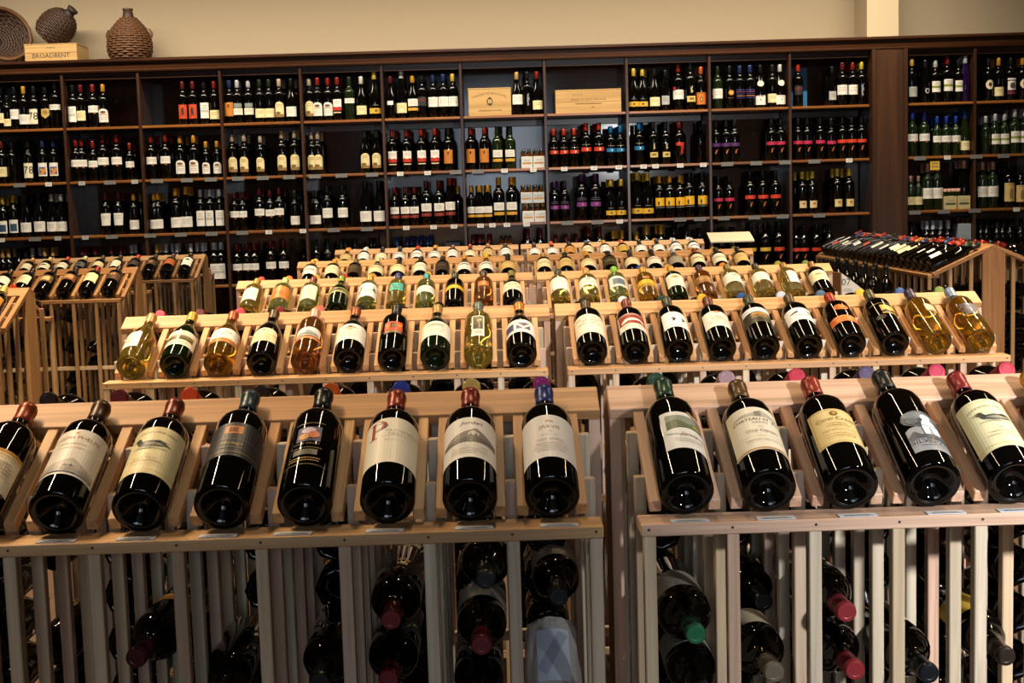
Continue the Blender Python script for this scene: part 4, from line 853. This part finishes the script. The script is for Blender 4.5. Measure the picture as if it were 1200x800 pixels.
# (x in the picture, capsule, label, shape, glass, scale, set back)
def row(s): return [tuple(t.split(':')) for t in s.split()]
SHELVES = [
    (118, ['-11:K:wm 1:K:cm 9:K:cl::.80 18:K:wm 29:G:wl 41:K:78 54:K:sh 66:K:hi::1.12', '82:K:wt 96:M:cm 110:R:ws 122:G:ar', '215:M:or 227:M:or 240:K:wt 252:R:cl', '267:N:tn 279:S:wb 292:S:wb 305:D:cl 316:D:cl 328:F:ct 342:K:wl:bg',
           '361:F:ct 373:R:ar 385:R:ar 396:R:wr 410:D:hi:bd:1:cg 424:W:cl:bg 440:Y:gb:bg:1.12', '458:M:sm:bg 471:W:cl:fl:1.12 484:G:wg:bg 495:K:dk 508:N:wm 520:N:wm 531:Y:wm', '606:T:wm:bg 618:K:et 631:R:cl:bg', '',
           '742:Y:gb:bg 753:Y:gb:bg 767:K:cl:bg 780:K:gl:fl:.95 795:R:rs::1.08 809:K:ys::1.12 823:O:op', '841:D:wm:bd:1:cg 855:K:sp 867:N:pl 879:N:pl 891:K:co:bg 905:K:cl 914:W:co:bg', '935:V:dk 975:K:gl:fl:.92 987:M:wm 999:R:wm 1011:Y:et',
           '1067:Y:gl::1.05 1084:K:ri:fl .5 1096:S:gr 1110:R:gr::1.08 1123:K:gr 1134:S:no:fl:1.08:pu', '1158:K:ov 1170:G:cl 1184:K:wp 1198:G:ov']),
    (180, ['-9:K:wm 3:M:cm 15:K:no 34:K:78 51:N:pi 64:N:pi', '85:R:ws 97:R:ws 110:R:ws:bd:.94 122:R:ws::1.08 138:R:ws::1.08 153:R:ws::.86', '178:R:ws::1.03 195:R:ws::1.05 212:G:ar 228:G:ar 242:G:ar:bd:.85 255:G:ar:bd:.85', '272:F:ct:bd:1 287:F:ct 306:F:ct:bd:.95 331:F:ct::1.05 346:F:ct::1.05', '362:F:ct 373:F:ct 428:D:ct:bg 442:D:ct:bg',
           '460:R:wr 477:R:wr 494:R:wr 510:R:wr 526:K:tn', '552:R:tn 568:R:tn 583:D:wg:bd:1:cg 598:D:wg:bd:1:cg', '649:V:rb:bd:.9 661:V:rb:bd:.9 673:V:rb:bd:.9 687:V:rb::1.02 702:V:rb::1.02 716:B:bl:bd:.93 728:B:bl:bd:.93', '749:B:bl 766:K:ys 780:K:ys 796:M:rl', '839:K:vb 851:K:vb 861:K:vb 904:K:kb 915:K:kb', '935:K:kb 946:K:kb 961:K:kb 974:K:kb:bd:.95 987:K:ob 998:K:ob 1011:K:ob',
           '1069:L:ws:bd:1.05:cg 1083:L:ws:bd:1.05:cg 1098:L:ws:bd:.93:cg 1109:L:ws:bd:.93:cg 1120:L:ws:bd:.93:cg 1134:L:cl:fl:1.05:cg', '1155:S:no:bd:.9:cg 1166:S:gr:bd:.95:cg 1177:S:gr:bd:.95:cg 1189:S:gr:bd:1.05:cg 1201:S:gr:bd:1.05:cg']),
    (245, ['-10:Y:pb2 5:Y:pb2:bd:.95 17:Y:pb2 31:K:wl:bg 47:K:wl:bg:1.05 62:W:wl:bg 73:W:wl:bg', '125:M:wx 140:M:wx 158:G:wl:bd:.95', '174:G:wl:bd:.93 186:G:wl:bd:.95 207:G:wl:bd:1.05 219:G:wl:bg:1.08 236:S:wt 247:S:wt 258:S:wt', '273:M:ws:bd:.92 285:M:ws:bd:.92 305:M:ws 317:M:ws:bd:.95 328:M:ws 346:D:wl:bd:.9', '359:D:wl:bd:.9 371:D:wl:bd:.9 384:D:wm:bd:1 402:D:wm 429:K:wl:bg:1.08 446:K:wl:bg:1.08',
           '463:M:wd:bd:.92 475:M:wd:bd:.92 486:M:wd:bd:.92 500:M:wd::1.05 515:M:wd::1.05 528:R:wd:fl:1.1', '551:G:wg:bd:.9 562:G:wg:bg:.9 572:G:wg:bg:.9 585:G:wg::1.08 600:G:wg::1.08', '650:P:vl:bd:.95 662:P:vl:bd:.95 682:P:vl::1.1 698:P:vl::1.1 716:Y:gb:bg:.95 729:Y:gb:bg:.95', '747:Y:gb:bg:1.1 759:Y:gb:bg:1.08 773:G:yl 785:G:yl 797:G:yl 808:K:yl::1.05 824:K:yl::1.05', '842:K:kb:bd:.95 855:K:kb:bd:.95 879:K:ob::1.05 894:K:ob::1.05 909:K:ob::1.05', '940:Y:be 952:Y:be 981:Y:be::1.05 995:Y:be::1.05',
           '1067:H:cm:bd:.82:cg 1076:H:cm:bd:.82:cg 1087:H:wm:bd:1.1:cg 1098:H:wm:bd:1.1:cg 1140:H:no:fl:1.15', '1151:H:wm:bd:1.1:cg 1163:H:wm:bd:1.1:cg 1182:K:ta:bd:1.1 1196:K:ta:bd:.98']),
    (306, ['5:T:wm 12:T:wm 24:K:wm 32:K:wm 40:S:wm 54:T:wm 64:T:wm', '85:M:wm 102:M:wm 113:M:wm 132:M:wm 143:M:wm 156:S:wm', '177:T:wm 184:T:wm 196:S:wm 209:S:wm 225:S:wm 239:S:wm 252:S:wt 260:S:wt', '275:M:ws:bd:.95 290:M:ws:bd:.95 299:M:ws:bd:.95 318:M:ws 333:M:ws', '370:D:wm 385:D:wm 401:D:wm 417:D:wm 436:K:wm',
           '466:N:no 478:N:no 490:N:no 502:N:no', '553:M:no 563:M:no 574:M:no 619:M:no::1.1 634:M:no::1.1', '652:M:no:bd:.95 664:M:no:bd:.95 676:M:no:bd:.95 690:M:no::1.1 703:M:no::1.1 719:G:no 731:G:no', '746:G:no:bd:.95 758:G:no::1.1 775:G:no::1.1 790:K:no::1.08 805:K:no::1.08 820:K:no', '846:K:no 859:K:no 880:K:yb::1.08 897:K:yb::1.08 913:K:ob::1.08', '930:K:ob 942:K:ob 957:K:ob 972:K:no',
           '1067:K:no 1086:S:no 1093:S:no 1102:S:no 1111:S:no', '1149:K:gl 1156:K:gl 1168:K:gl 1175:K:gl 1184:K:gl 1196:K:gl']),
]
SHN = ['top', 'second', 'third', 'fourth']
rear = []
rj = random.Random(11)
I4 = Matrix.Identity(4)
for si, (py, bl) in enumerate(SHELVES):
    seen_ct = 0
    for bi, entries in enumerate(bl):
        es = [e for e in row(entries) if len(e) >= 3]
        es.sort(key=lambda e: float(e[0]))
        a, b = bays[bi]
        for n, e in enumerate(es):
            px = float(e[0]); cn, cc = CC[e[1]]; ln, (lab, el) = LAB[e[2]]
            sh = e[3] if len(e) > 3 and e[3] else 'bd'
            sc = 1.075 * (float(e[4]) if len(e) > 4 and e[4] else 1.0)
            g = e[5] if len(e) > 5 else 'dk'
            if e[2] == 'hi' and sh == 'bd' and g == 'dk': pass
            R = {'bd': 37, 'bg': 40, 'fl': 34}[sh]
            Y = CY + 0.065 + rj.uniform(0, 0.02)
            slope = 0.031 * (600 - px)
            x = at(px, py + 0.0 + slope, Y).x
            x = min(max(x, a + 0.014 + R * sc / 1000), b - 0.014 - R * sc / 1000)
            group = 'bottles on the wall shelving'
            text = '%s-capped %s bottle with %s, %s in %s bay, %s shelf' % (cn, {'cg': 'green', 'pu': 'purple'}.get(g, 'dark'), ln, ORD[n], ORD[bi], SHN[si])
            if si == 3 and not (245 < px < 345 or 875 < px < 960):
                rear.append((x, Y, SHZ[si], sh, R, cc, sc)); rear.append((x + rj.uniform(-0.02, 0.03), Y + 0.095, SHZ[si], sh, R, cc, sc)); continue
            bottle((x, Y, SHZ[si] + 0.0005), I4, extra=[[('ell', 0, 168, 24, 20, '#e0dcc8')]] if e[2] == 'co' else (), sh=sh, g=g, cap=cc, lab=lab, el=el, R=R, H=300, seg=14, scale=sc, label=text, group=group, roll=rj.uniform(-0.15, 0.15))
            if si > 0 or px % 3 < 1.2:
                rear.append((x + rj.uniform(-0.02, 0.03), CY + 0.065 + 0.095, SHZ[si], sh, R, cc, sc))
                if si in (1, 2): rear.append((x + rj.uniform(-0.02, 0.03), CY + 0.065 + 0.185, SHZ[si], sh, R, cc, sc))
# the rows of bottles standing behind the front ones: only a few capsules show
bm = bmesh.new(); mats = [G['dk']]; mi = {}
for (x, y, z, sh, R, cc, sc) in rear:
    for lo, hi in bays:
        if lo - 0.05 < x < hi + 0.05: x = min(max(x, lo + 0.055), hi - 0.055)
    t = bmesh.new(); lathe(t, [(r / 1000, h / 1000) for r, h in profile(sh, R, 300)[2:]], 8)
    if cc not in mi: mi[cc] = len(mats); mats.append(plain(cc, 0.32, 0.25))
    lathe(t, [(0.0152, 0.24), (0.0148, 0.3), (0, 0.3005)], 8, mi[cc])
    t.transform(Matrix.Translation((x, y, z + 0.0005)) @ Matrix.Scale(sc, 4))
    me = bpy.data.meshes.new('t'); t.to_mesh(me); t.free(); bm.from_mesh(me); bpy.data.meshes.remove(me)
bmesh.ops.recalc_face_normals(bm, faces=bm.faces[:])
props(link('rear_bottles', mesh_from(bm, 'rear_bottles', mats, True)), 'dim rows of bottles standing behind the front bottles on the wall shelving', 'wine bottles', kind='stuff')

# ---------------------------------------------------------------- small things on and around the shelving
def tag(px, py, wd, ht, col, label, Y=None):
    Y = Y or CY - 0.004
    p = at(px, py, Y)
    sx, sz = wd * Y / F, ht * Y / F
    bm = bmesh.new(); add_box(bm, -sx / 2, sx / 2, -0.002, 0.002, -sz / 2, sz / 2)
    o = link('price_tag', mesh_from(bm, 'price_tag', plain(col, 0.5)), None, p)
    pb, mats = print_bm([('lines', 0, sz * 200, sx * 800, 2, sz * 400, '#6a6a6a')], off=2.2)
    for v in pb.verts: v.co.y -= 0.002
    link('lettering', mesh_from(pb, 'lettering', mats), o)
    return props(o, label, 'price tag', 'price tags on the shelf edges')
tags2 = [(23, 0), (57, 1), (96, 2), (129, 0), (158, 2), (184, 0), (219, 0), (247, 0), (279, 0), (308, 0), (339, 0), (369, 0), (400, 0), (436, 0), (469, 1), (501, 1), (534, 0), (560, 0), (591, 1), (625, 1), (661, 1), (696, 1), (725, 1), (754, 1), (768, 1), (797, 1), (824, 1), (852, 0), (886, 0), (920, 0), (954, 0), (995, 1), (1078, 0), (1110, 1), (1144, 0), (1176, 0)]
tags3 = [(2, 1), (41, 0), (68, 2), (100, 2), (131, 0), (176, 0), (212, 0), (248, 0), (284, 0), (315, 1), (355, 1), (391, 0), (430, 0), (476, 1), (508, 1), (532, 1), (563, 1), (577, 1), (594, 1), (617, 1), (665, 0), (700, 0), (726, 1), (797, 0), (820, 0), (848, 0), (884, 0), (917, 0), (960, 0), (1072, 0), (1106, 0), (1142, 0), (1191, 1)]
TC = {0: ('grey plastic', '#6f6c66'), 1: ('white paper', '#d8d4cc'), 2: ('pale grey', '#a8a8a4')}
for tl, si, nm in ((tags2, 1, 'second'), (tags3, 2, 'third')):
    cnt = {}
    for n, (px, k) in enumerate(tl):
        c = at(600, (197.5, 261.0)[si - 1], CY)
        X = at(px, (197.5, 261.0)[si - 1] + 0.031 * (600 - px), CY).x
        tb = [i for i, (a_, b_) in enumerate(bays) if a_ - 0.03 <= X <= b_ + 0.03][0]
        cnt[tb] = cnt.get(tb, 0) + 1
        o = tag(px, 200, (14 if k == 0 else 7.5), 4.6, TC[k][1], '%s price tag on %s shelf edge, %s from left in %s bay' % (TC[k][0], nm, ORD[cnt[tb] - 1], ORD[tb]))
        o.location = (X, CY - 0.004, SHZ[si] - 0.014)
nx = at(1095.5, 194, CY - 0.008)
o = tag(1095.5, 194, 11, 10, '#d0a830', 'yellow handwritten note hanging from the second shelf, right section', Y=CY - 0.008)
o.name = 'paper_note'
# blue poster card leaning at the back of the top shelf
a1 = at(914, 100, CY + 0.3); a2 = at(944, 100, CY + 0.3)
def card(name, x0, x1, y0, y1, z0, z1, col, label, cat):
    bm = bmesh.new(); add_box(bm, x0, x1, y0, y1, z0, z1)
    return props(link(name, mesh_from(bm, name, plain(col, 0.5))), label, cat)
dvx = DIV[10]
card('blue_carton', a1.x, dvx - 0.014, CY + 0.25, CY + 0.3, SHZ[0], SHZ[0] + 0.31, '#1c6a9c', 'bright blue card carton behind bottles, left of the tenth divider', 'carton')
card('blue_carton', dvx + 0.014, a2.x, CY + 0.25, CY + 0.3, SHZ[0], SHZ[0] + 0.31, '#1c6a9c', 'bright blue card carton behind the red-capped bottle, top shelf', 'carton')

# wooden wine crates
def crate(x0, x1, z0, h, y0, depth, label, el, planks=1, rotz=0):
    root = empty('wine_crate', ((x0 + x1) / 2, y0, z0), rotz, label, 'wooden crate', 'wooden wine crates')
    W = x1 - x0; th = 0.012; wm = lightcrate('x')
    for i in range(planks):
        hz = h / planks
        link('front_board', box_mesh(W, th, hz - 0.0015, wm, 0.001), root, (0, th / 2, i * hz))
    link('back_board', box_mesh(W, th, h, wm, 0.001), root, (0, depth - th / 2, 0))
    for s in (-1, 1): link('side_board', box_mesh(th, depth - 2 * th - 0.001, h - 0.001, lightcrate('y'), 0.001), root, (s * (W - th) / 2, depth / 2, 0))
    link('lid', box_mesh(W + 0.004, depth + 0.004, 0.008, wm, 0.001), root, (0, depth / 2, h))
    bm, mats = print_bm(el)
    link('lettering', mesh_from(bm, 'lettering', mats), root, (0, 0, 0))
    return root
INK = '#3a2410'
g0, g1 = at(549, 120, CY + 0.03).x, at(599, 120, CY + 0.03).x
crate(g0, g1, SHZ[0], 0.20, CY + 0.03, 0.25, 'wooden crate stencilled with an arched name and crest, top shelf', [('text', 'CHATEAU DE BEAUCASTEL', 0, 160, 15, 0.0018, INK), ('ell', 0, 108, 24, 26, '#5a3c1c'), ('ell', 0, 108, 15, 17, '#c9a66e'), ('poly', [(-20, 120), (0, 142), (20, 120), (10, 124), (0, 130), (-10, 124)], INK), ('poly', [(-24, 90), (0, 74), (24, 90), (0, 84)], INK), ('rect', -3, 3, 86, 126, INK), ('text', 'CHATEAUNEUF DU PAPE', 0, 34, 11, INK)])
g0, g1 = at(651, 120, CY + 0.03).x, at(728, 120, CY + 0.03).x
crate(g0, g1, SHZ[0], 0.168, CY + 0.03, 0.3, 'long wooden crate with faint rows of stencilled type, top shelf', [('text', 'PRODUCE OF', -80, 132, 9, '#5a3c1c'), ('text', 'GRAND VIN DE BOURGOGNE', 0, 94, 14, '#4a3018'), ('lines', 0, 66, 230, 1, 18, '#5a3c1c'), ('text', '1998', 30, 38, 10, '#5a3c1c')], planks=2)
g0, g1 = at(31, 66, CY).x, at(92, 66, CY).x
crate(g0, g1, TOPZ, 18 * CY / F, CY - 0.035, 0.30, 'wooden crate lettered BROADBENT on top of the shelving', [('text', 'PORTO', 0, 88, 14, INK), ('text', 'BROADBENT', 0, 22, 34, INK)], planks=2)

# carriers of small bottles
def carrier(px, py, si, wpx, hpx, col, band, label, z=None, Y=None, glass_key='cg', capc='#1c1c1c', n=3):
    Y = Y or CY + 0.03
    p = at(px, py, Y); W = wpx * Y / F; H = hpx * Y / F
    z = SHZ[si] if z is None else z
    root = empty('bottle_carrier', (p.x, Y, z), 0, label, 'carton', 'cardboard carriers of small bottles')
    link('carton', box_mesh(W, 0.13, H, plain(col, 0.6), 0.002), root, (0, 0.065, 0))
    for i in range(n):
        for j in range(2):
            nk = link('bottle_neck', NECK[capc], root, (-W / 2 + W * (i + 0.5) / n, 0.035 + 0.06 * j, H - 0.01))
    bm, mats = print_bm([('rect', -W * 400, W * 400, H * 350, H * 500, band), ('lines', 0, H * 700, W * 700, 2, 9, '#8c8878')])
    link('lettering', mesh_from(bm, 'lettering', mats), root)
    return root
NECK = {}
for c in ('#1c1c1c', '#c09080', '#b5782c'):
    bm = bmesh.new(); lathe(bm, [(0.020, 0), (0.020, 0.012), (0.012, 0.035), (0.0105, 0.05)], 12, 0); lathe(bm, [(0.0118, 0.045), (0.0118, 0.068), (0, 0.0685)], 12, 1)
    bmesh.ops.recalc_face_normals(bm, faces=bm.faces[:])
    NECK[c] = mesh_from(bm, 'bottle_neck', [G['am'] if c != '#c09080' else G['cg'], plain(c, 0.35)], True)
for px, nm in ((617.5, 'left'), (631.5, 'right')):
    carrier(px, 186, 1, 13.2, 13.5, '#c4c4c0', '#a8742c', 'white carrier of small bottles, %s one on the second shelf' % nm, n=2)
    r1 = carrier(px + 1.5, 250, 2, 13.4, 13, '#c4c4c0', '#b8802c', 'white carrier of small bottles, lower %s of the four on third shelf' % nm, n=2, capc='#b5782c')
    carrier(px - 0.5, 222, 2, 13.4, 12.5, '#b0b4b8', '#a8742c', 'grey-white carrier of small bottles, upper %s of the four on third shelf' % nm, z=SHZ[2] + 13 * CY / F + 0.06, n=2)
for px, nm in ((1114, 'left'), (1130, 'right')):
    carrier(px, 240, 2, 14.6, 15.5, '#b8a878', '#3c4a3c', 'tan carrier of pale-capped small bottles, %s of the pair' % nm, capc='#c09080')
carrier(1130.5, 300, 3, 15, 45, '#8c949c', '#3c4a3c', 'grey-blue carrier of small bottles on the fourth shelf')
carrier(594, 318, 3, 15, 38, '#7c2018', '#c0381c', 'red carrier of small bottles low on the fourth shelf')
# dim boxes at the end of shelves
p = at(530, 285, CY + 0.12)
bm = bmesh.new(); add_box(bm, -0.06, 0.06, 0, 0.16, 0, 0.27); bmesh.ops.bevel(bm, geom=bm.edges[:], offset=0.004, segments=1, affect='EDGES')
props(link('gift_box', mesh_from(bm, 'gift_box', plain('#2c3a4a', 0.4)), None, (p.x, p.y, SHZ[3])), 'dark blue-grey box at the end of the fourth shelf, sixth bay', 'box')

# ---------------------------------------------------------------- wicker on top of the shelving
WICK = plain('#3a2212', 0.6, noise=0.5); WICK2 = plain('#5a3718', 0.6, noise=0.4); WICKD = plain('#24140a', 0.6, noise=0.4)
def weave(bm, prof, n_coil, n_stake, r, mi_coil=0, mi_stake=1, amp=0.004, seg=40):
    """woven wall: coils that weave in and out of upright stakes along a lathe profile"""
    L = [0]
    for a, b in zip(prof, prof[1:]): L.append(L[-1] + math.hypot(b[0] - a[0], b[1] - a[1]))
    def P(s):
        s = max(0, min(L[-1], s))
        for i in range(len(prof) - 1):
            if s <= L[i + 1]:
                t = (s - L[i]) / max(1e-9, L[i + 1] - L[i])
                return prof[i][0] + t * (prof[i + 1][0] - prof[i][0]), prof[i][1] + t * (prof[i + 1][1] - prof[i][1])
        return prof[-1]
    def tube(pts, rad, closed, mi, sides=5):
        rings = []; n = len(pts)
        for i, p in enumerate(pts):
            q = pts[(i + 1) % n] if closed or i < n - 1 else p; o = pts[i - 1] if closed or i > 0 else p
            d = (q - o).normalized(); u = d.orthogonal().normalized() if abs(d.z) > 0.9 else d.cross(Vector((0, 0, 1))).normalized(); w_ = d.cross(u)
            rings.append([bm.verts.new(p + rad * (u * math.cos(2 * PI * k / sides) + w_ * math.sin(2 * PI * k / sides))) for k in range(sides)])
        for i in range(n if closed else n - 1):
            A, B = rings[i], rings[(i + 1) % n]
            for k in range(sides): bm.faces.new((A[k], A[(k + 1) % sides], B[(k + 1) % sides], B[k])).material_index = mi
    for c in range(n_coil):
        rr, z = P(L[-1] * (c + 0.5) / n_coil)
        pts = []
        for k in range(seg):
            a = 2 * PI * k / seg
            ro = rr + amp * math.cos(n_stake / 2 * a + PI * c)
            pts.append(Vector((ro * math.cos(a), ro * math.sin(a), z)))
        tube(pts, r, True, mi_coil)
    for s in range(n_stake):
        a = 2 * PI * s / n_stake
        tube([Vector((P(L[-1] * i / 14)[0] * math.cos(a), P(L[-1] * i / 14)[0] * math.sin(a), P(L[-1] * i / 14)[1])) for i in range(15)], r * 0.8, False, mi_stake)
    return tube
def lathe_part(name, prof, mat, parent, seg=28):
    bm = bmesh.new(); lathe(bm, prof, seg); bmesh.ops.recalc_face_normals(bm, faces=bm.faces[:])
    return link(name, mesh_from(bm, name, mat, True), parent)
def demijohn(loc, rot, prof, neck, label, handles=True, coils=19, mats=(WICK2, WICK)):
    root = empty('wicker_demijohn', loc, 0, label, 'wicker jar', 'wicker jars on top of the shelving'); root.rotation_euler = rot
    lathe_part('glass_jar', [(0, 0.012)] + [(max(0.004, r - 0.010), max(z, 0.012)) for r, z in prof] + [(0.0, prof[-1][1])], G['gn'], root)
    bm = bmesh.new(); tube = weave(bm, prof, coils, 24, 0.0082, 0, 1, amp=0.006)
    bmesh.ops.recalc_face_normals(bm, faces=bm.faces[:])
    props(link('wicker', mesh_from(bm, 'wicker', list(mats), True), root), kind='stuff')
    lathe_part('neck', neck, mats[1], root)
    if handles:
        for s in (-1, 1):
            hb = bmesh.new(); r0, z0 = prof[int(len(prof) * .55)]
            pts = [Vector((s * (r0 - 0.002 + 0.02 * math.sin(PI * i / 8)), 0, z0 - 0.03 + 0.085 * i / 8)) for i in range(9)]
            rings = []
            for p_ in pts: rings.append([hb.verts.new(p_ + Vector((0.008 * math.cos(2 * PI * k / 6), 0.012 * math.sin(2 * PI * k / 6), 0))) for k in range(6)])
            for A, B in zip(rings, rings[1:]):
                for k in range(6): hb.faces.new((A[k], A[(k + 1) % 6], B[(k + 1) % 6], B[k]))
            hb.faces.new(rings[0][::-1]); hb.faces.new(rings[-1]); bmesh.ops.recalc_face_normals(hb, faces=hb.faces[:])
            link('handle', mesh_from(hb, 'handle', mats[0], True), root)
    return root
u = CY / F
pj = at(152, 72, CY + 0.10)
demijohn((pj.x, CY + 0.13, TOPZ + 0.009), (0, 0, 0), [(21 * u, 0), (24.5 * u, 8 * u), (25 * u, 16 * u), (23.5 * u, 26 * u), (19 * u, 35 * u), (13 * u, 42 * u), (8 * u, 47 * u)], [(8 * u, 45 * u), (6.5 * u, 49 * u), (5.2 * u, 55 * u), (6 * u, 56 * u), (6 * u, 58 * u), (0, 58 * u)], 'upright wicker-covered demijohn with two ear handles, right of the crate')
pc = at(60, 57, CY)
tz = TOPZ + 18 * CY / F + 0.012
pt = at(72, 46, CY + 0.12)
demijohn((pt.x - 13 * u, CY + 0.12, tz + 12.5 * u), (0, math.radians(48), math.radians(-8)), [(17 * u, -6 * u), (22 * u, 2 * u), (23 * u, 14 * u), (21 * u, 24 * u), (17 * u, 31 * u), (11 * u, 36 * u)], [(11 * u, 35 * u), (7 * u, 39 * u), (5.5 * u, 42 * u), (7 * u, 43 * u), (7.5 * u, 47 * u), (0, 47.5 * u)], 'dark wicker demijohn tipped on its side on the BROADBENT crate', handles=False, coils=18, mats=(WICK, WICKD)).scale = (0.88, 0.88, 0.88)
# big shallow basket leaning on its edge at the left
pb = at(2, 48, CY + 0.05)
bk = empty('wicker_basket', (pb.x, CY + 0.08, TOPZ + 0.222), 0, 'large round wicker basket leaning on its side, far left', 'basket')
bk.rotation_euler = (math.radians(72), 0, math.radians(38))
prof = [(0.04, -0.15), (0.10, -0.145), (0.15, -0.115), (0.18, -0.07), (0.205, 0)]
bm = bmesh.new(); weave(bm, prof, 12, 28, 0.010, 0, 1); bmesh.ops.recalc_face_normals(bm, faces=bm.faces[:])
props(link('wicker', mesh_from(bm, 'wicker', [WICK, WICKD], True), bk), kind='stuff')
lathe_part('basket_floor', [(0, -0.155), (0.07, -0.155), (0.07, -0.145), (0, -0.145)], WICKD, bk)
lathe_part('rim', [(0.197, -0.016), (0.218, -0.016), (0.226, 0), (0.218, 0.018), (0.200, 0.018), (0.194, 0.002), (0.197, -0.016)], WICK2, bk)
# wooden lid board on the fourth rack, cartons and standing bottles beside the long rack
p0, p1 = at(824, 293, 7.96), at(873, 291, 7.96)
bm = bmesh.new(); add_box(bm, 0, p1.x - p0.x, 0, 0.21, 0, 0.008)
o = props(link('white_card', mesh_from(bm, 'white_card', plain('#e8e0c8', 0.7))), 'blank white card lying behind the ridge at the right end of fourth row', 'card')
o.location = (p0.x, ROWY[3] + HALF + 0.03, APEX_Z + 0.035); o.rotation_euler = (math.radians(12), 0, math.radians(-3))
c0 = at(985, 320, 6.9); c1 = at(1023, 348, 6.9)
def carton(z0, h, col, label, cut=False):
    root = empty('carton', (c0.x, 6.9, z0), 0, label, 'carton', 'cartons stacked beside the long rack')
    W = c1.x - c0.x + 0.02; brown = plain('#8a6440', 0.8)
    link('base', box_mesh(W, 0.24, 0.006, brown, 0), root, (W / 2, 0.12, 0))
    bm = bmesh.new(); prism(bm, [(0, 0), (0.006, 0), (0.006, h), (0, h)], 'y', 0, 0.24); link('side_panel', mesh_from(bm, 'side_panel', brown), root)
    bm = bmesh.new(); prism(bm, [(0.0065, 0.007), (W, 0.007), (W, h * (0.25 if cut else 1)), (0.0065, h)], 'y', -0.0, 0.006); link('front_panel', mesh_from(bm, 'front_panel', plain(col, 0.7)), root)
    bm = bmesh.new(); prism(bm, [(0.0065, 0.007), (W, 0.007), (W, h * (0.25 if cut else 1)), (0.0065, h)], 'y', 0.233, 0.239); link('back_panel', mesh_from(bm, 'back_panel', brown), root)
    if cut:
        pb_, mats = print_bm([('text', '07', 28, h * 1000 - 62, 34, '#2c2c2c'), ('lines', 36, h * 1000 - 84, 50, 2, 9, '#6c6c6c')]); link('lettering', mesh_from(pb_, 'lettering', mats), root)
    return root
zt = c0.z
for i, (z0, h, col, nm, cut) in enumerate(((zt - 0.19, 0.19, '#d0ccc4', 'cut-down white carton printed 07 on top of a carton stack', True), (zt - 0.19 - 0.33, 0.327, '#8a6440', 'plain brown carton in the middle of the stack by the long rack', False), (0.001, zt - 0.19 - 0.333, '#8a6440', 'plain brown carton at the bottom of the stack by the long rack', False))):
    carton(z0, h, col, nm, cut)
bs = empty('low_table', (2.07, 7.9, 0), 0, 'low dark table in front of the long right rack', 'table')
link('table_top', box_mesh(0.26, 1.30, 0.03, darkwood('y')), bs, (0, 0, 0.70))
for sx in (-0.11, 0.11):
    for sy in (-0.6, 0.6): link('leg', box_mesh(0.035, 0.035, 0.70, darkwood('z')), bs, (sx, sy, 0))
for k in range(12):
    bottle((2.02 + 0.10 * (k % 2), 7.32 + 0.105 * k, 0.7305), I4, cap='#1c1c1c', R=37, H=295, seg=16, label='dark bottle standing on the low table, %s from the near end' % ORD[k], group='bottles standing on the low table')
# shelf tags lying on the front ledge
def ledge_tag(px, root, label, wd=0.055):
    X = at(px, 612, 1.945).x
    o = link('price_tag', box_mesh(wd, 0.018, 0.0012, plain('#c9ccd2', 0.45), 0), None, (X, root.location.y + 0.012, LEDGE_Z + 0.0004))
    bm, mats = print_bm([('lines', 0, 3, wd * 850, 2, 6, '#2c2c2c')])
    bm.transform(Matrix.Rotation(-PI / 2, 4, 'X') @ Matrix.Translation((0, -0.0, -0.006)))
    link('lettering', mesh_from(bm, 'lettering', mats), o, (0, 0, 0.0014))
    return props(o, label, 'price tag', 'price tags lying on the front ledge')
for px, r, nm in ((70, FR, 'star label bottle'), (163, FR, 'left duck bottle'), (258, FR, 'orange square bottle'), (345, FR, 'purple flower bottle'), (452, FR, 'red letter P bottle'), (556, FR, 'house picture bottle'), (655, FR, 'JARVIS bottle'), (806, FQ, 'gold ribbon bottle'), (906, FQ, 'chateau bottle'), (1001, FQ, 'golden yellow label bottle'), (1103, FQ, 'grey figure bottle'), (1186, FQ, 'right duck bottle')):
    ledge_tag(px, r, 'small printed price tag on the front ledge below the ' + nm)
